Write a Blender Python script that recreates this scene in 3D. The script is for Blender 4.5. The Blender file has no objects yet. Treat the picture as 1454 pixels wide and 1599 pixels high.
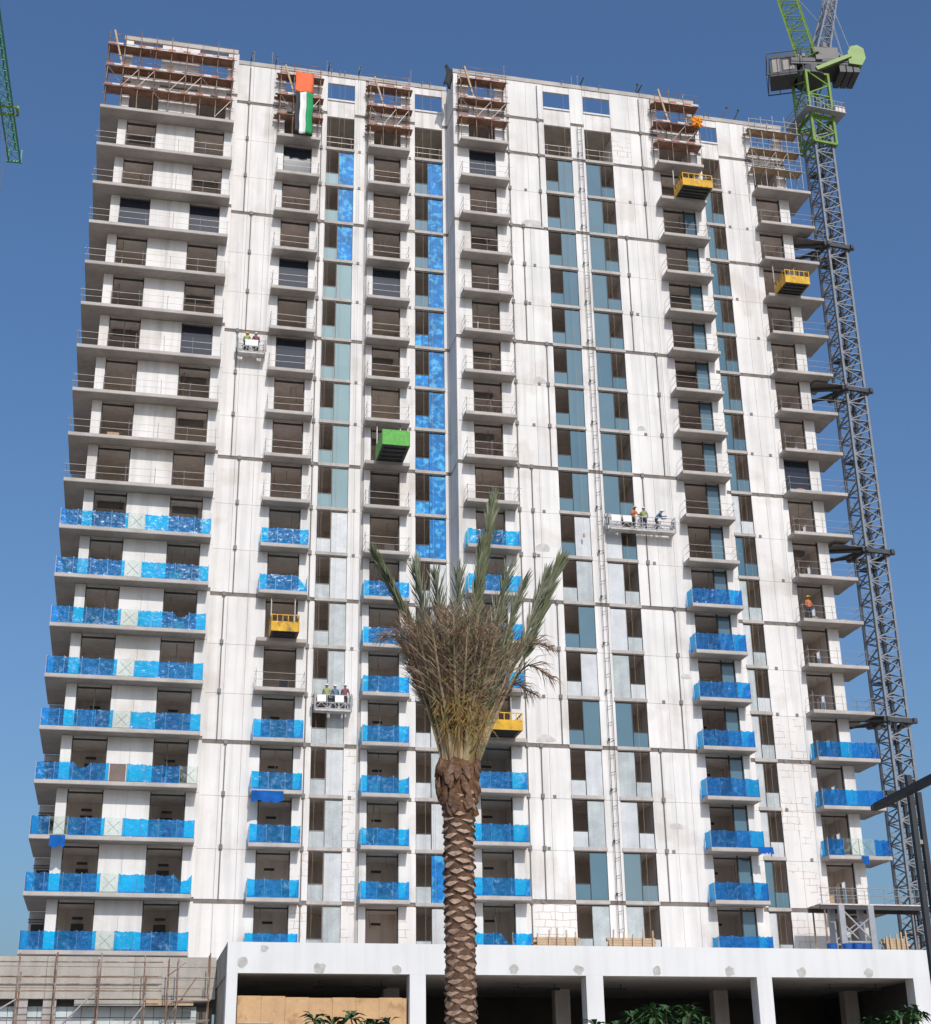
import bpy, math, random
from mathutils import Vector, Matrix, noise
random.seed(7)
R_ = math.radians
scene = bpy.context.scene
col = scene.collection

# ------------------------------------------------------------------ camera
YAW, PITCH, ROLL = 0.22352558, 0.39723825, -0.01541430
def cam_axes():
    cy, sy, cp, sp = math.cos(YAW), math.sin(YAW), math.cos(PITCH), math.sin(PITCH)
    f = Vector((sy*cp, cy*cp, sp)); r = Vector((cy, -sy, 0)); u = r.cross(f)
    c, s = math.cos(ROLL), math.sin(ROLL)
    return c*r + s*u, -s*r + c*u, f
cr, cu, cf = cam_axes()
cd = bpy.data.cameras.new('camera'); cam = bpy.data.objects.new('camera', cd); col.objects.link(cam)
cam.matrix_world = Matrix(((cr.x, cu.x, -cf.x, -11.40), (cr.y, cu.y, -cf.y, -94.40), (cr.z, cu.z, -cf.z, 1.65), (0, 0, 0, 1)))
cd.sensor_fit = 'HORIZONTAL'; cd.sensor_width = 36.0; cd.lens = 2345.36/1454*36.0
cd.clip_start = 0.1; cd.clip_end = 6000
scene.camera = cam

# ------------------------------------------------------------------ sky, sun, exposure
SUN_EL, SUN_AZ = 38.0, 5.0
w = bpy.data.worlds.new('World'); scene.world = w; w.use_nodes = True
nt = w.node_tree; bg = nt.nodes['Background']
sky = nt.nodes.new('ShaderNodeTexSky'); sky.sky_type = 'NISHITA'; sky.sun_disc = False
sky.sun_elevation = R_(SUN_EL); sky.sun_rotation = R_(180 - SUN_AZ)
sky.altitude = 0; sky.air_density = 1.4; sky.dust_density = 3.5; sky.ozone_density = 10.0
nt.links.new(sky.outputs[0], bg.inputs[0]); bg.inputs[1].default_value = 0.125
sd = bpy.data.lights.new('sun', 'SUN'); sun = bpy.data.objects.new('sun', sd); col.objects.link(sun)
sd.energy = 2.9; sd.angle = R_(0.53); sd.color = (1.0, 0.955, 0.89)
sv = Vector((math.sin(R_(SUN_AZ))*math.cos(R_(SUN_EL)), -math.cos(R_(SUN_AZ))*math.cos(R_(SUN_EL)), math.sin(R_(SUN_EL))))
sun.rotation_euler = sv.to_track_quat('Z', 'Y').to_euler(); sun.location = (0, -60, 120)
vs = scene.view_settings; vs.view_transform = 'Standard'; vs.look = 'None'; vs.exposure = 0.0; vs.gamma = 1.0
vs.use_curve_mapping = False
scene.render.engine = 'CYCLES'
cy_ = scene.cycles; cy_.max_bounces = 10; cy_.diffuse_bounces = 7; cy_.transparent_max_bounces = 16; cy_.glossy_bounces = 4

# ------------------------------------------------------------------ materials
MATS = {}
def mat(name, c, rough=0.8, var=0.12, scale=0.6, streak=0.0, bump=0.0, bscale=20.0, metal=0.0, c2=None, c2s=0.5, c2t=0.55, spec=0.3, fine=0.0, trans=0.0):
    m = bpy.data.materials.new(name); m.use_nodes = True; MATS[name] = m
    n = m.node_tree.nodes; l = m.node_tree.links; b = n['Principled BSDF']
    b.inputs['Roughness'].default_value = rough; b.inputs['Metallic'].default_value = metal
    b.inputs['Specular IOR Level'].default_value = spec
    geo = n.new('ShaderNodeNewGeometry')
    def nz(sc, det=5, vec=None):
        t = n.new('ShaderNodeTexNoise'); t.inputs['Scale'].default_value = sc; t.inputs['Detail'].default_value = det
        l.new(vec if vec else geo.outputs['Position'], t.inputs['Vector']); return t.outputs[0]
    def mr(v, a, b_, x=0.3, y=0.7):
        q = n.new('ShaderNodeMapRange'); q.inputs[1].default_value = x; q.inputs[2].default_value = y
        q.inputs[3].default_value = a; q.inputs[4].default_value = b_; l.new(v, q.inputs[0]); return q.outputs[0]
    rgb = n.new('ShaderNodeRGB'); rgb.outputs[0].default_value = (*c, 1); cur = rgb.outputs[0]
    if c2:
        mx = n.new('ShaderNodeMix'); mx.data_type = 'RGBA'
        l.new(mr(nz(c2s, 6), 0, 1, c2t-0.05, c2t+0.05), mx.inputs[0]); l.new(cur, mx.inputs[6]); mx.inputs[7].default_value = (*c2, 1)
        cur = mx.outputs[2]
    fac = mr(nz(scale, 6), 1-var, 1+var*0.5)
    if fine:
        mm = n.new('ShaderNodeMath'); mm.operation = 'MULTIPLY'; l.new(fac, mm.inputs[0]); l.new(mr(nz(14, 4), 1-fine, 1+fine*0.4), mm.inputs[1]); fac = mm.outputs[0]
    if streak:
        mp = n.new('ShaderNodeMapping'); mp.inputs['Scale'].default_value = (2.2, 2.2, 0.12); l.new(geo.outputs['Position'], mp.inputs[0])
        mm = n.new('ShaderNodeMath'); mm.operation = 'MULTIPLY'; l.new(fac, mm.inputs[0]); l.new(mr(nz(1.0, 6, mp.outputs[0]), 1-streak, 1.0, 0.35, 0.55), mm.inputs[1]); fac = mm.outputs[0]
    vm = n.new('ShaderNodeVectorMath'); vm.operation = 'SCALE'; l.new(cur, vm.inputs[0]); l.new(fac, vm.inputs['Scale'])
    l.new(vm.outputs[0], b.inputs['Base Color'])
    if bump:
        bp = n.new('ShaderNodeBump'); bp.inputs['Strength'].default_value = bump; bp.inputs['Distance'].default_value = 0.03
        l.new(nz(bscale, 4), bp.inputs['Height']); l.new(bp.outputs[0], b.inputs['Normal'])
    return m

mat('white_wall', (0.785, 0.75, 0.715), 0.75, 0.11, 0.30, streak=0.15, fine=0.05, bump=0.12, bscale=6, c2=(0.69, 0.64, 0.59), c2s=0.33, c2t=0.60)
mat('white_paint', (0.70, 0.695, 0.685), 0.7, 0.05, 0.4, streak=0.06, bump=0.05, bscale=5)
mat('strip_grey', (0.42, 0.40, 0.38), 0.9, 0.15, 0.8, bump=0.2)
mat('concrete', (0.42, 0.385, 0.355), 0.85, 0.20, 0.5, fine=0.12, streak=0.1, bump=0.15)
mat('concrete_edge', (0.50, 0.455, 0.415), 0.85, 0.2, 0.9, fine=0.15, bump=0.2, bscale=12)
mat('room', (0.79, 0.72, 0.665), 0.9, 0.24, 0.22, fine=0.10, streak=0.12)
mat('room_floor', (0.40, 0.36, 0.33), 0.9, 0.2, 0.6)
mat('board_concrete', (0.46, 0.42, 0.37), 0.9, 0.2, 0.5, fine=0.15, streak=0.12, bump=0.3)
mat('dark_frame', (0.045, 0.043, 0.042), 0.5, 0.1)
mat('joint', (0.16, 0.14, 0.125), 0.9, 0.2)
mat('pipe_grey', (0.20, 0.19, 0.18), 0.6, 0.2)
mat('steel_tube', (0.36, 0.33, 0.31), 0.45, 0.25, 3.0, metal=0.35)
mat('rust_tube', (0.24, 0.14, 0.09), 0.7, 0.3, 3.0, c2=(0.36, 0.30, 0.25), c2s=1.2)
mat('plank', (0.34, 0.19, 0.125), 0.8, 0.3, 1.5, fine=0.2, c2=(0.26, 0.13, 0.09), c2s=0.9)
mat('pale_plank', (0.46, 0.33, 0.21), 0.8, 0.25, 1.5, fine=0.2)
mat('toe_white', (0.70, 0.60, 0.55), 0.7, 0.2, 2.0)
mat('toe_red', (0.46, 0.20, 0.15), 0.7, 0.2, 2.0)
mat('lumber', (0.55, 0.40, 0.26), 0.8, 0.2, 2.0, fine=0.1)
mat('plywood', (0.56, 0.35, 0.18), 0.7, 0.16, 1.1, fine=0.12, c2=(0.42, 0.24, 0.12), c2s=1.4, c2t=0.62)
mat('mast_grey', (0.34, 0.35, 0.37), 0.5, 0.15, 2.0)
mat('dark_steel', (0.07, 0.07, 0.075), 0.5, 0.2, 2.0)
mat('lamp_dark', (0.042, 0.042, 0.045), 0.55, 0.15, 3.0)
mat('crane_mast', (0.235, 0.245, 0.265), 0.5, 0.2, 2.0)
mat('crane_green', (0.19, 0.31, 0.055), 0.45, 0.15, 1.5, fine=0.1)
mat('jib_green', (0.10, 0.30, 0.20), 0.5, 0.2, 1.5)
mat('platform_yellow', (0.76, 0.43, 0.03), 0.6, 0.2, 2.0, fine=0.2, streak=0.2, c2=(0.42, 0.24, 0.06), c2s=2.2, c2t=0.62)
mat('platform_green', (0.12, 0.42, 0.07), 0.6, 0.2, 4.0, fine=0.15)
mat('gondola_white', (0.58, 0.55, 0.53), 0.6, 0.3, 3.0, fine=0.2)
mat('orange', (0.85, 0.30, 0.02), 0.7, 0.25, 6.0)
mat('flag_red', (0.85, 0.16, 0.06), 0.7, 0.06, 2.0)
mat('flag_green', (0.02, 0.30, 0.10), 0.7, 0.1, 2.0)
mat('flag_white', (0.80, 0.79, 0.77), 0.7, 0.05, 2.0)
mat('flag_black', (0.045, 0.045, 0.05), 0.7, 0.1, 2.0)
mat('cardboard', (0.20, 0.15, 0.13), 0.85, 0.15, 2.0)
mat('patch', (0.50, 0.48, 0.455), 0.95, 0.25, 3.0, fine=0.15, bump=0.3)
mat('film_grey', (0.46, 0.50, 0.50), 0.35, 0.2, 1.2, fine=0.15, streak=0.15, bump=0.5, bscale=2.5, spec=0.5)
mat('wall_patch', (0.60, 0.57, 0.54), 0.9, 0.2, 2.5, fine=0.1)
mat('film_white', (0.585, 0.60, 0.605), 0.35, 0.14, 1.2, fine=0.10, streak=0.1, bump=0.5, bscale=2.5, spec=0.5)
mat('strip_blue', (0.004, 0.215, 0.60), 0.5, 0.4, 1.2, fine=0.4, bump=0.6, bscale=3.0, spec=0.2, c2=(0.08, 0.45, 0.82), c2s=2.6, c2t=0.55)
mat('tarp_blue', (0.012, 0.10, 0.36), 0.75, 0.3, 2.0, spec=0.05)
mat('polycarb', (0.56, 0.63, 0.66), 0.3, 0.12, 1.0, spec=0.5)
mat('trunk_bark', (0.14, 0.08, 0.052), 0.95, 0.35, 5.0, fine=0.3, bump=0.8, bscale=22)
mat('leaf_base', (0.18, 0.105, 0.068), 0.9, 0.35, 7.0, fine=0.3, bump=0.5, bscale=30, c2=(0.25, 0.16, 0.11), c2s=3.0)
mat('cut_face', (0.42, 0.285, 0.20), 0.9, 0.35, 9.0, fine=0.3, bump=0.4, bscale=40)
mat('leaf_base_pale', (0.33, 0.215, 0.15), 0.9, 0.35, 7.0, fine=0.35, bump=0.5, bscale=30)
mat('band', (0.22, 0.19, 0.165), 0.9, 0.3, 1.5, fine=0.2)
mat('fibre', (0.20, 0.105, 0.055), 0.95, 0.4, 9.0, fine=0.35, bump=0.8, bscale=40)
mat('petiole', (0.42, 0.31, 0.19), 0.7, 0.35, 4.0, c2=(0.27, 0.25, 0.12), c2s=2.5)
mat('frond_green', (0.165, 0.185, 0.095), 0.6, 0.3, 3.0)
mat('frond_pale', (0.25, 0.26, 0.18), 0.6, 0.3, 3.0)
mat('frond_tan', (0.30, 0.25, 0.155), 0.7, 0.35, 4.0)
mat('frond_dry', (0.28, 0.185, 0.125), 0.8, 0.35, 4.0)
mat('date_stalk', (0.30, 0.19, 0.06), 0.7, 0.3, 6.0)
mat('shrub_leaf', (0.05, 0.11, 0.035), 0.5, 0.3, 4.0)
mat('shrub_stem', (0.22, 0.18, 0.14), 0.9, 0.2, 6.0)
mat('ground', (0.36, 0.30, 0.23), 0.95, 0.25, 0.05, fine=0.15)
mat('asphalt', (0.05, 0.05, 0.052), 0.9, 0.25, 0.3, fine=0.2)
mat('paving', (0.36, 0.33, 0.30), 0.85, 0.2, 0.4, fine=0.1)
mat('line_white', (0.75, 0.75, 0.72), 0.7, 0.15, 2.0)
mat('skin', (0.22, 0.11, 0.06), 0.6, 0.05)
mat('trousers', (0.05, 0.055, 0.08), 0.85, 0.1)
mat('shirt_orange', (0.55, 0.16, 0.07), 0.85, 0.1)
mat('shirt_lime', (0.30, 0.34, 0.14), 0.85, 0.1)
mat('shirt_plum', (0.20, 0.08, 0.10), 0.85, 0.1)
mat('shirt_blue', (0.10, 0.17, 0.26), 0.85, 0.1)
mat('helmet_yellow', (0.80, 0.52, 0.05), 0.4, 0.05)
mat('helmet_white', (0.78, 0.78, 0.76), 0.4, 0.05)
mat('black_sheet', (0.02, 0.02, 0.022), 0.7, 0.1)
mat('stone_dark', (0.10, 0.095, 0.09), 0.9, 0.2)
mat('drum_blue', (0.02, 0.10, 0.35), 0.45, 0.15)

def cracked(name):
    """white render crossed by brown filler lines over the block joints"""
    m = mat(name, (0.755, 0.72, 0.685), 0.75, 0.08, 0.35, streak=0.08, bump=0.08, bscale=6)
    n = m.node_tree.nodes; l = m.node_tree.links; b = n['Principled BSDF']
    old = b.inputs['Base Color'].links[0].from_socket
    geo = n.new('ShaderNodeNewGeometry')
    wv = n.new('ShaderNodeTexNoise'); wv.inputs['Scale'].default_value = 1.3; l.new(geo.outputs['Position'], wv.inputs['Vector'])
    va = n.new('ShaderNodeVectorMath'); va.operation = 'MULTIPLY_ADD'; va.inputs[1].default_value = (0.5, 0, 0.25)
    l.new(wv.outputs[1], va.inputs[0]); l.new(geo.outputs['Position'], va.inputs[2])
    sp = n.new('ShaderNodeSeparateXYZ'); l.new(va.outputs[0], sp.inputs[0])
    cb = n.new('ShaderNodeCombineXYZ'); l.new(sp.outputs[0], cb.inputs[0]); l.new(sp.outputs[2], cb.inputs[1])
    br = n.new('ShaderNodeTexBrick'); l.new(cb.outputs[0], br.inputs['Vector'])
    br.inputs['Scale'].default_value = 1.0; br.inputs['Mortar Size'].default_value = 0.022; br.inputs['Brick Width'].default_value = 0.8; br.inputs['Row Height'].default_value = 0.45
    br.inputs['Mortar Smooth'].default_value = 0.3
    mk = n.new('ShaderNodeTexNoise'); mk.inputs['Scale'].default_value = 0.75; mk.inputs['Detail'].default_value = 3; l.new(geo.outputs['Position'], mk.inputs['Vector'])
    mr = n.new('ShaderNodeMapRange'); mr.inputs[1].default_value = 0.46; mr.inputs[2].default_value = 0.54; l.new(mk.outputs[0], mr.inputs[0])
    mu = n.new('ShaderNodeMath'); mu.operation = 'MULTIPLY'; l.new(br.outputs['Fac'], mu.inputs[0]); l.new(mr.outputs[0], mu.inputs[1])
    m2 = n.new('ShaderNodeMath'); m2.operation = 'MULTIPLY'; l.new(mu.outputs[0], m2.inputs[0]); m2.inputs[1].default_value = 0.8
    mx = n.new('ShaderNodeMix'); mx.data_type = 'RGBA'; l.new(m2.outputs[0], mx.inputs[0]); l.new(old, mx.inputs[6]); mx.inputs[7].default_value = (0.44, 0.30, 0.21, 1)
    l.new(mx.outputs[2], b.inputs['Base Color'])
cracked('white_cracked')

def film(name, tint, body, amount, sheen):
    """thin translucent sheet: part of the light passes tinted, sun glints on the crinkles are mixed in as paler colour"""
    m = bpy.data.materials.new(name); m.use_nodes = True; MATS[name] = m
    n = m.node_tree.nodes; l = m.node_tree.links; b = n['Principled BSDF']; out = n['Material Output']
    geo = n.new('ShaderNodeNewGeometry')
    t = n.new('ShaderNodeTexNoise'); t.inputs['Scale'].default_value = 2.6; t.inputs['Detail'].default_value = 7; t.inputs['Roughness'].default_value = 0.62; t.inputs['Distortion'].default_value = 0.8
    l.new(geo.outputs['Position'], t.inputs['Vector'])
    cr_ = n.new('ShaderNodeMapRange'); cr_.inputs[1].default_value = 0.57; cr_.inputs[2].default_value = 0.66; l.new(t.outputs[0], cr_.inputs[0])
    mx = n.new('ShaderNodeMix'); mx.data_type = 'RGBA'; mx.inputs[6].default_value = (*body, 1); mx.inputs[7].default_value = (*sheen, 1); l.new(cr_.outputs[0], mx.inputs[0])  # crinkle glints put into the base colour as paler streaks
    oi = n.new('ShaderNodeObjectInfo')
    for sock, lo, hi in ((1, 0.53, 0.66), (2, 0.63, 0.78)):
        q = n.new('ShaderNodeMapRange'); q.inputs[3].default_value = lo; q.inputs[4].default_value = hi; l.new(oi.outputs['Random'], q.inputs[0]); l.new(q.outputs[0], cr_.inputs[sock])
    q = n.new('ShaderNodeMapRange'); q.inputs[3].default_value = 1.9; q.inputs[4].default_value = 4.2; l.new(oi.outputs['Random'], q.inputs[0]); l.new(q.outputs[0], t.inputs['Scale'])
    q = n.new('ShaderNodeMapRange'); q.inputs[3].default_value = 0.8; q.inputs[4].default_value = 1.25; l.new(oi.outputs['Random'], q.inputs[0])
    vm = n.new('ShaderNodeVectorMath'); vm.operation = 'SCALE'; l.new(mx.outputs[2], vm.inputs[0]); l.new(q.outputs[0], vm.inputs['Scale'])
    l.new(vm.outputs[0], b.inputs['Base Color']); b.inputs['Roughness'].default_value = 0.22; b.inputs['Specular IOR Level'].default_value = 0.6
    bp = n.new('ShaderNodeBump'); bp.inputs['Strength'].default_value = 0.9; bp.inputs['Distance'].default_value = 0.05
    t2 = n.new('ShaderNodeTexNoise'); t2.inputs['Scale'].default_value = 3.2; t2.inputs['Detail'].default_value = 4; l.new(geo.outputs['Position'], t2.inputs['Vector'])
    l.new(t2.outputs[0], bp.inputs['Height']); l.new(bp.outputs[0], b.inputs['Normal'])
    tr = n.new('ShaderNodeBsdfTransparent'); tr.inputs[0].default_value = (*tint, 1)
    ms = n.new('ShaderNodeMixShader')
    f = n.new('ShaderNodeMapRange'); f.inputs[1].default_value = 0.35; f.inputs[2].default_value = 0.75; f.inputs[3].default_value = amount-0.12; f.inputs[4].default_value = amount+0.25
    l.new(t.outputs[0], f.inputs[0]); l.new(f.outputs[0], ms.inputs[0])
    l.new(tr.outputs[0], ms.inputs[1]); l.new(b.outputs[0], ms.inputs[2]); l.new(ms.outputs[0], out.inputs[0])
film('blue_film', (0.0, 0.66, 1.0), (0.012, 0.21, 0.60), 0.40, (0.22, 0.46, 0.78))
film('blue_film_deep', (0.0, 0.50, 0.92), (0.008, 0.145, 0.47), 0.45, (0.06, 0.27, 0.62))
film('clear_glass', (0.93, 0.97, 0.95), (0.45, 0.52, 0.50), 0.07, (0.45, 0.52, 0.50))
MATS['clear_glass'].node_tree.nodes['Bump'].inputs['Strength'].default_value = 0.02

def glass(name, c, rough=0.04, spec=0.6, var=0.1):
    m = mat(name, c, rough, var, 0.5, spec=spec); return m
glass('teal_glass', (0.085, 0.170, 0.215)); glass('teal_deep', (0.055, 0.135, 0.185)); glass('teal_grey', (0.14, 0.215, 0.245), 0.07); glass('pale_glass', (0.20, 0.31, 0.32)); glass('dark_glass', (0.022, 0.026, 0.040), 0.05, 0.35)

# ------------------------------------------------------------------ mesh helpers
W = {}                                   # world location of each object
class MB:
    def __init__(self): self.v = []; self.f = []; self.m = []
    def quad(self, a, b, c, d, mi=0):
        i = len(self.v); self.v += [a, b, c, d]; self.f.append((i, i+1, i+2, i+3)); self.m.append(mi); return self
    def box(self, x0, x1, y0, y1, z0, z1, mi=0):
        i = len(self.v)
        self.v += [(x0,y0,z0),(x1,y0,z0),(x1,y1,z0),(x0,y1,z0),(x0,y0,z1),(x1,y0,z1),(x1,y1,z1),(x0,y1,z1)]
        for q in ((0,3,2,1),(4,5,6,7),(0,1,5,4),(1,2,6,5),(2,3,7,6),(3,0,4,7)):
            self.f.append(tuple(i+k for k in q)); self.m.append(mi)
        return self
    def bar(self, p, q, r, n=4, r2=None, mi=0, cap=True):
        p = Vector(p); q = Vector(q); d = (q-p)
        if d.length < 1e-6: return self
        d.normalize(); a = Vector((0,0,1)) if abs(d.z) < 0.9 else Vector((1,0,0))
        u = d.cross(a).normalized(); v = d.cross(u); r2 = r if r2 is None else r2
        i = len(self.v)
        for c, rr in ((p, r), (q, r2)):
            for k in range(n):
                t = 2*math.pi*(k+0.5)/n; self.v.append(tuple(c + rr*(math.cos(t)*u + math.sin(t)*v)))
        for k in range(n):
            k2 = (k+1) % n; self.f.append((i+k, i+n+k, i+n+k2, i+k2)); self.m.append(mi)
        if cap:
            self.f.append(tuple(i+k for k in range(n))); self.m.append(mi)
            self.f.append(tuple(i+2*n-1-k for k in range(n))); self.m.append(mi)
        return self
    def mesh(self, name, mats):
        me = bpy.data.meshes.new(name); me.from_pydata(self.v, [], self.f)
        for m in ([mats] if isinstance(mats, str) else mats): me.materials.append(MATS[m])
        me.polygons.foreach_set('material_index', self.m); me.update(); return me
    def build(self, name, mats, parent=None, smooth=False, base=None):
        vs_ = self.v
        if base is None:
            xs = [p[0] for p in vs_]; ys = [p[1] for p in vs_]; zs = [p[2] for p in vs_]
            base = ((min(xs)+max(xs))/2, (min(ys)+max(ys))/2, min(zs))
        self.v = [(p[0]-base[0], p[1]-base[1], p[2]-base[2]) for p in vs_]
        me = self.mesh(name, mats)
        if smooth: me.polygons.foreach_set('use_smooth', [True]*len(me.polygons))
        return link(name, me, parent, base)

def link(name, me, parent, loc):
    o = bpy.data.objects.new(name, me); col.objects.link(o); W[o] = Vector(loc)
    if parent is not None:
        o.parent = parent; o.location = Vector(loc) - W[parent]
    else: o.location = loc
    return o
def thing(name, loc, label, cat, group=None):
    o = link(name, None, None, loc); o['label'] = label; o['category'] = cat
    if group: o['group'] = group
    o.empty_display_size = 0.3
    return o
def tag(o, label, cat, group=None):
    o['label'] = label; o['category'] = cat
    if group: o['group'] = group
    return o
def struct(o): o['kind'] = 'structure'; return o
CACHE = {}
def boxo(name, x0, x1, y0, y1, z0, z1, m, parent):
    key = (round(x1-x0, 3), round(y1-y0, 3), round(z1-z0, 3), m)
    if key not in CACHE:
        a, b, c = key[:3]; CACHE[key] = MB().box(-a/2, a/2, -b/2, b/2, 0, c).mesh(name, m)
    return link(name, CACHE[key], parent, ((x0+x1)/2, (y0+y1)/2, z0))

# ------------------------------------------------------------------ ground
def sheet(name, x0, x1, y0, y1, z, m): return struct(MB().quad((x0,y0,z),(x1,y0,z),(x1,y1,z),(x0,y1,z)).build(name, m))
sheet('ground', -2500, 2500, -2500, 2500, 0.0, 'ground')
sheet('road', -400, 400, -66, -52, 0.004, 'asphalt')
struct(MB().box(-400, 400, -52, -46, 0, 0.13).build('pavement', 'paving'))
struct(MB().box(-400, 400, -100, -66, 0, 0.13).build('plaza', 'paving'))
for i in range(-12, 13):
    o = MB().box(i*6-1.2, i*6+1.2, -59.08, -58.92, 0.004, 0.010).build('lane_marking', 'line_white'); struct(o)

# ------------------------------------------------------------------ tower
Z0 = 15.37
def F(k): return Z0 + 3.3*k
LY, RY, PY, AY = 0.0, -2.30, -0.62, -0.70
TOP = 78.25
tower = thing('apartment_tower', (11, 6, 0), 'tall white apartment tower under construction with blue sheeted balconies', 'building')

# floor slabs, rooms
for k in range(-1, 19):
    z1 = F(k)+0.12; z0 = F(k)-0.14
    m = MB()
    m.box(-15.75, -7.3, AY+0.06, 13, z0, z1); m.box(-7.3, 9.1, LY+0.06, 13, z0, z1)
    m.box(9.1, 28.7, RY+0.06, 13, z0, z1); m.box(28.7, 37.0, PY+0.06, 13, z0, z1)
    m.build('floor_slab', 'room' if k < 18 else 'concrete', tower)
for x0, x1, y in ((-15.45, -7.6, 3.6), (-7.4, 9.1, 4.0), (9.3, 28.5, 2.0), (28.7, 36.6, 3.4)):
    MB().box(x0, x1, y, y+0.2, 10.3, F(18)-0.2).build('core_wall', 'room', tower)
for x, y0 in ((-15.55, 0.2), (-11.6, -0.4), (-7.5, 0.3), (-4.05, 0.3), (-0.9, 0.3), (2.3, 0.3), (5.9, 0.3), (9.2, -2.0), (13.0, -2.0), (15.9, -2.0), (18.95, -2.0), (22.0, -2.0), (25.1, -2.0), (28.6, -2.0), (31.7, -0.3), (33.9, -0.3)):
    MB().box(x-0.1, x+0.1, y0+0.05, 6.6, 10.3, F(18)-0.2).build('partition_wall', 'room', tower)
for y0, y1 in ((0.3, 1.7), (3.0, 6.6)): MB().box(36.6, 36.8, y0, y1, 10.3, F(18)-0.2).build('partition_wall', 'room', tower)
for k in range(-1, 17): MB().box(36.6, 36.8, 1.7, 3.0, F(k)+2.35, F(k+1)-0.145).build('door_lintel', 'room', tower)
# tower flanks and back
MB().box(37.0, 37.2, 3.05, 13.1, 10.3, F(18)).build('flank_wall', 'white_wall', tower)
MB().box(-15.95, -15.76, 6.9, 13.1, 10.3, F(18)).build('flank_wall', 'white_wall', tower)
MB().box(-15.7, 36.98, 12.9, 13.12, 10.3, F(18)).build('rear_wall', 'white_wall', tower)
# step between the left block and the right block
for k in range(-2, 19):
    z0 = max(10.3, F(k) + (0.13 if k % 3 == 0 else -0.13)); z1 = min(F(k+1)-0.15, TOP)
    boxo('wall_panel', 9.06, 9.28, RY+0.20, 0.18, z0, z1, 'white_wall', tower)

solid = [  # plane, x0, x1
    (LY, -7.25, -6.05), (LY, -6.05, -4.75), (LY, -4.75, -3.57), (LY, -1.45, -0.33), (LY, 1.77, 2.62), (LY, 2.85, 3.32), (LY, 5.38, 6.50), (LY, 8.65, 9.05),
    (RY, 9.06, 10.26), (RY, 12.32, 13.40), (RY, 13.40, 14.85), (RY, 14.85, 16.25), (RY, 18.40, 19.50), (RY, 21.70, 23.25), (RY, 23.25, 24.40), (RY, 24.40, 25.56), (RY, 28.20, 28.75),
    (PY, 28.80, 29.81), (PY, 31.35, 32.50), (PY, 32.50, 33.65), (PY, 33.65, 34.20), (PY, 36.20, 37.04),
    (AY, -15.80, -15.15), (AY, -13.02, -11.62), (AY, -11.62, -10.22), (AY, -8.07, -7.26)]
CRK = {(1.77, 2.62): 3, (-1.45, -0.33): 1, (14.85, 16.25): 0, (13.40, 14.85): 0, (31.35, 32.5): 4, (32.5, 33.65): 4, (5.38, 6.5): 0}
for Y, x0, x1 in solid:
    for k in range(-2, 19):
        tier = (k % 3 == 0) or (Y == RY and k == 17)
        z0 = F(k) + (0.13 if tier else -0.13); nk = k+1
        z1 = F(k+1) - 0.15
        if k == 18: z1 = TOP + (0.35 if Y == AY else 0)
        if k == -2: z0 = 10.3
        if tier and k >= 0: boxo('joint_band', x0-0.001, x1+0.001, Y+0.035, Y+0.058, F(k)-0.145, F(k)+0.125, 'band', tower)
        mt = 'white_cracked' if k < CRK.get((x0, x1), -9) or (k == 17 and (x0, x1) == (21.7, 23.25)) else 'white_wall'
        boxo('wall_panel', x0+0.008, x1-0.008, Y, Y+0.2, z0, z1, mt, tower)
# grey strip beside the second balcony column
for k in range(-1, 18): boxo('grey_strip', 2.63, 2.84, 0.06, 0.2, F(k)-0.1, F(k+1)-0.14, 'strip_grey', tower)
MB().box(2.63, 2.84, 0.06, 0.2, F(18)-0.1, TOP).build('grey_strip', 'strip_grey', tower)

# storey-high gaps at the top: band, sky opening, head beam, coping
bays = [('strip', LY, -0.33, 1.77), ('strip', LY, 6.50, 8.65), ('strip', RY, 16.25, 18.40), ('strip', RY, 19.50, 21.70), ('strip', PY, 29.81, 31.35),
        ('bay', LY, -3.57, -1.45), ('bay', LY, 3.32, 5.38), ('bay', RY, 10.26, 12.32), ('bay', RY, 25.56, 28.20), ('bay', PY, 34.20, 36.20), ('bay', AY, -15.15, -13.02), ('bay', AY, -10.22, -8.07)]
for kind, Y, x0, x1 in bays:
    boxo('parapet_band', x0+0.006, x1-0.006, Y+0.03, Y+0.19, 74.48, 75.95, 'white_wall', tower)
    boxo('band_ledge', x0+0.004, x1-0.004, Y-0.06, Y+0.24, 75.96, 76.10, 'white_paint', tower)
    boxo('head_beam', x0+0.006, x1-0.006, Y+0.02, Y+0.22, 77.62, TOP, 'white_wall', tower)
for x0, x1, Y, zz in ((-15.85, -7.35, AY, 0.35), (-7.3, 9.02, LY, 0), (9.04, 28.8, RY, 0), (28.83, 37.08, PY, 0)):
    MB().box(x0, x1, Y-0.05, Y+0.3, TOP+zz+0.005, TOP+zz+0.36).build('coping', 'concrete_edge', tower)

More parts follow.
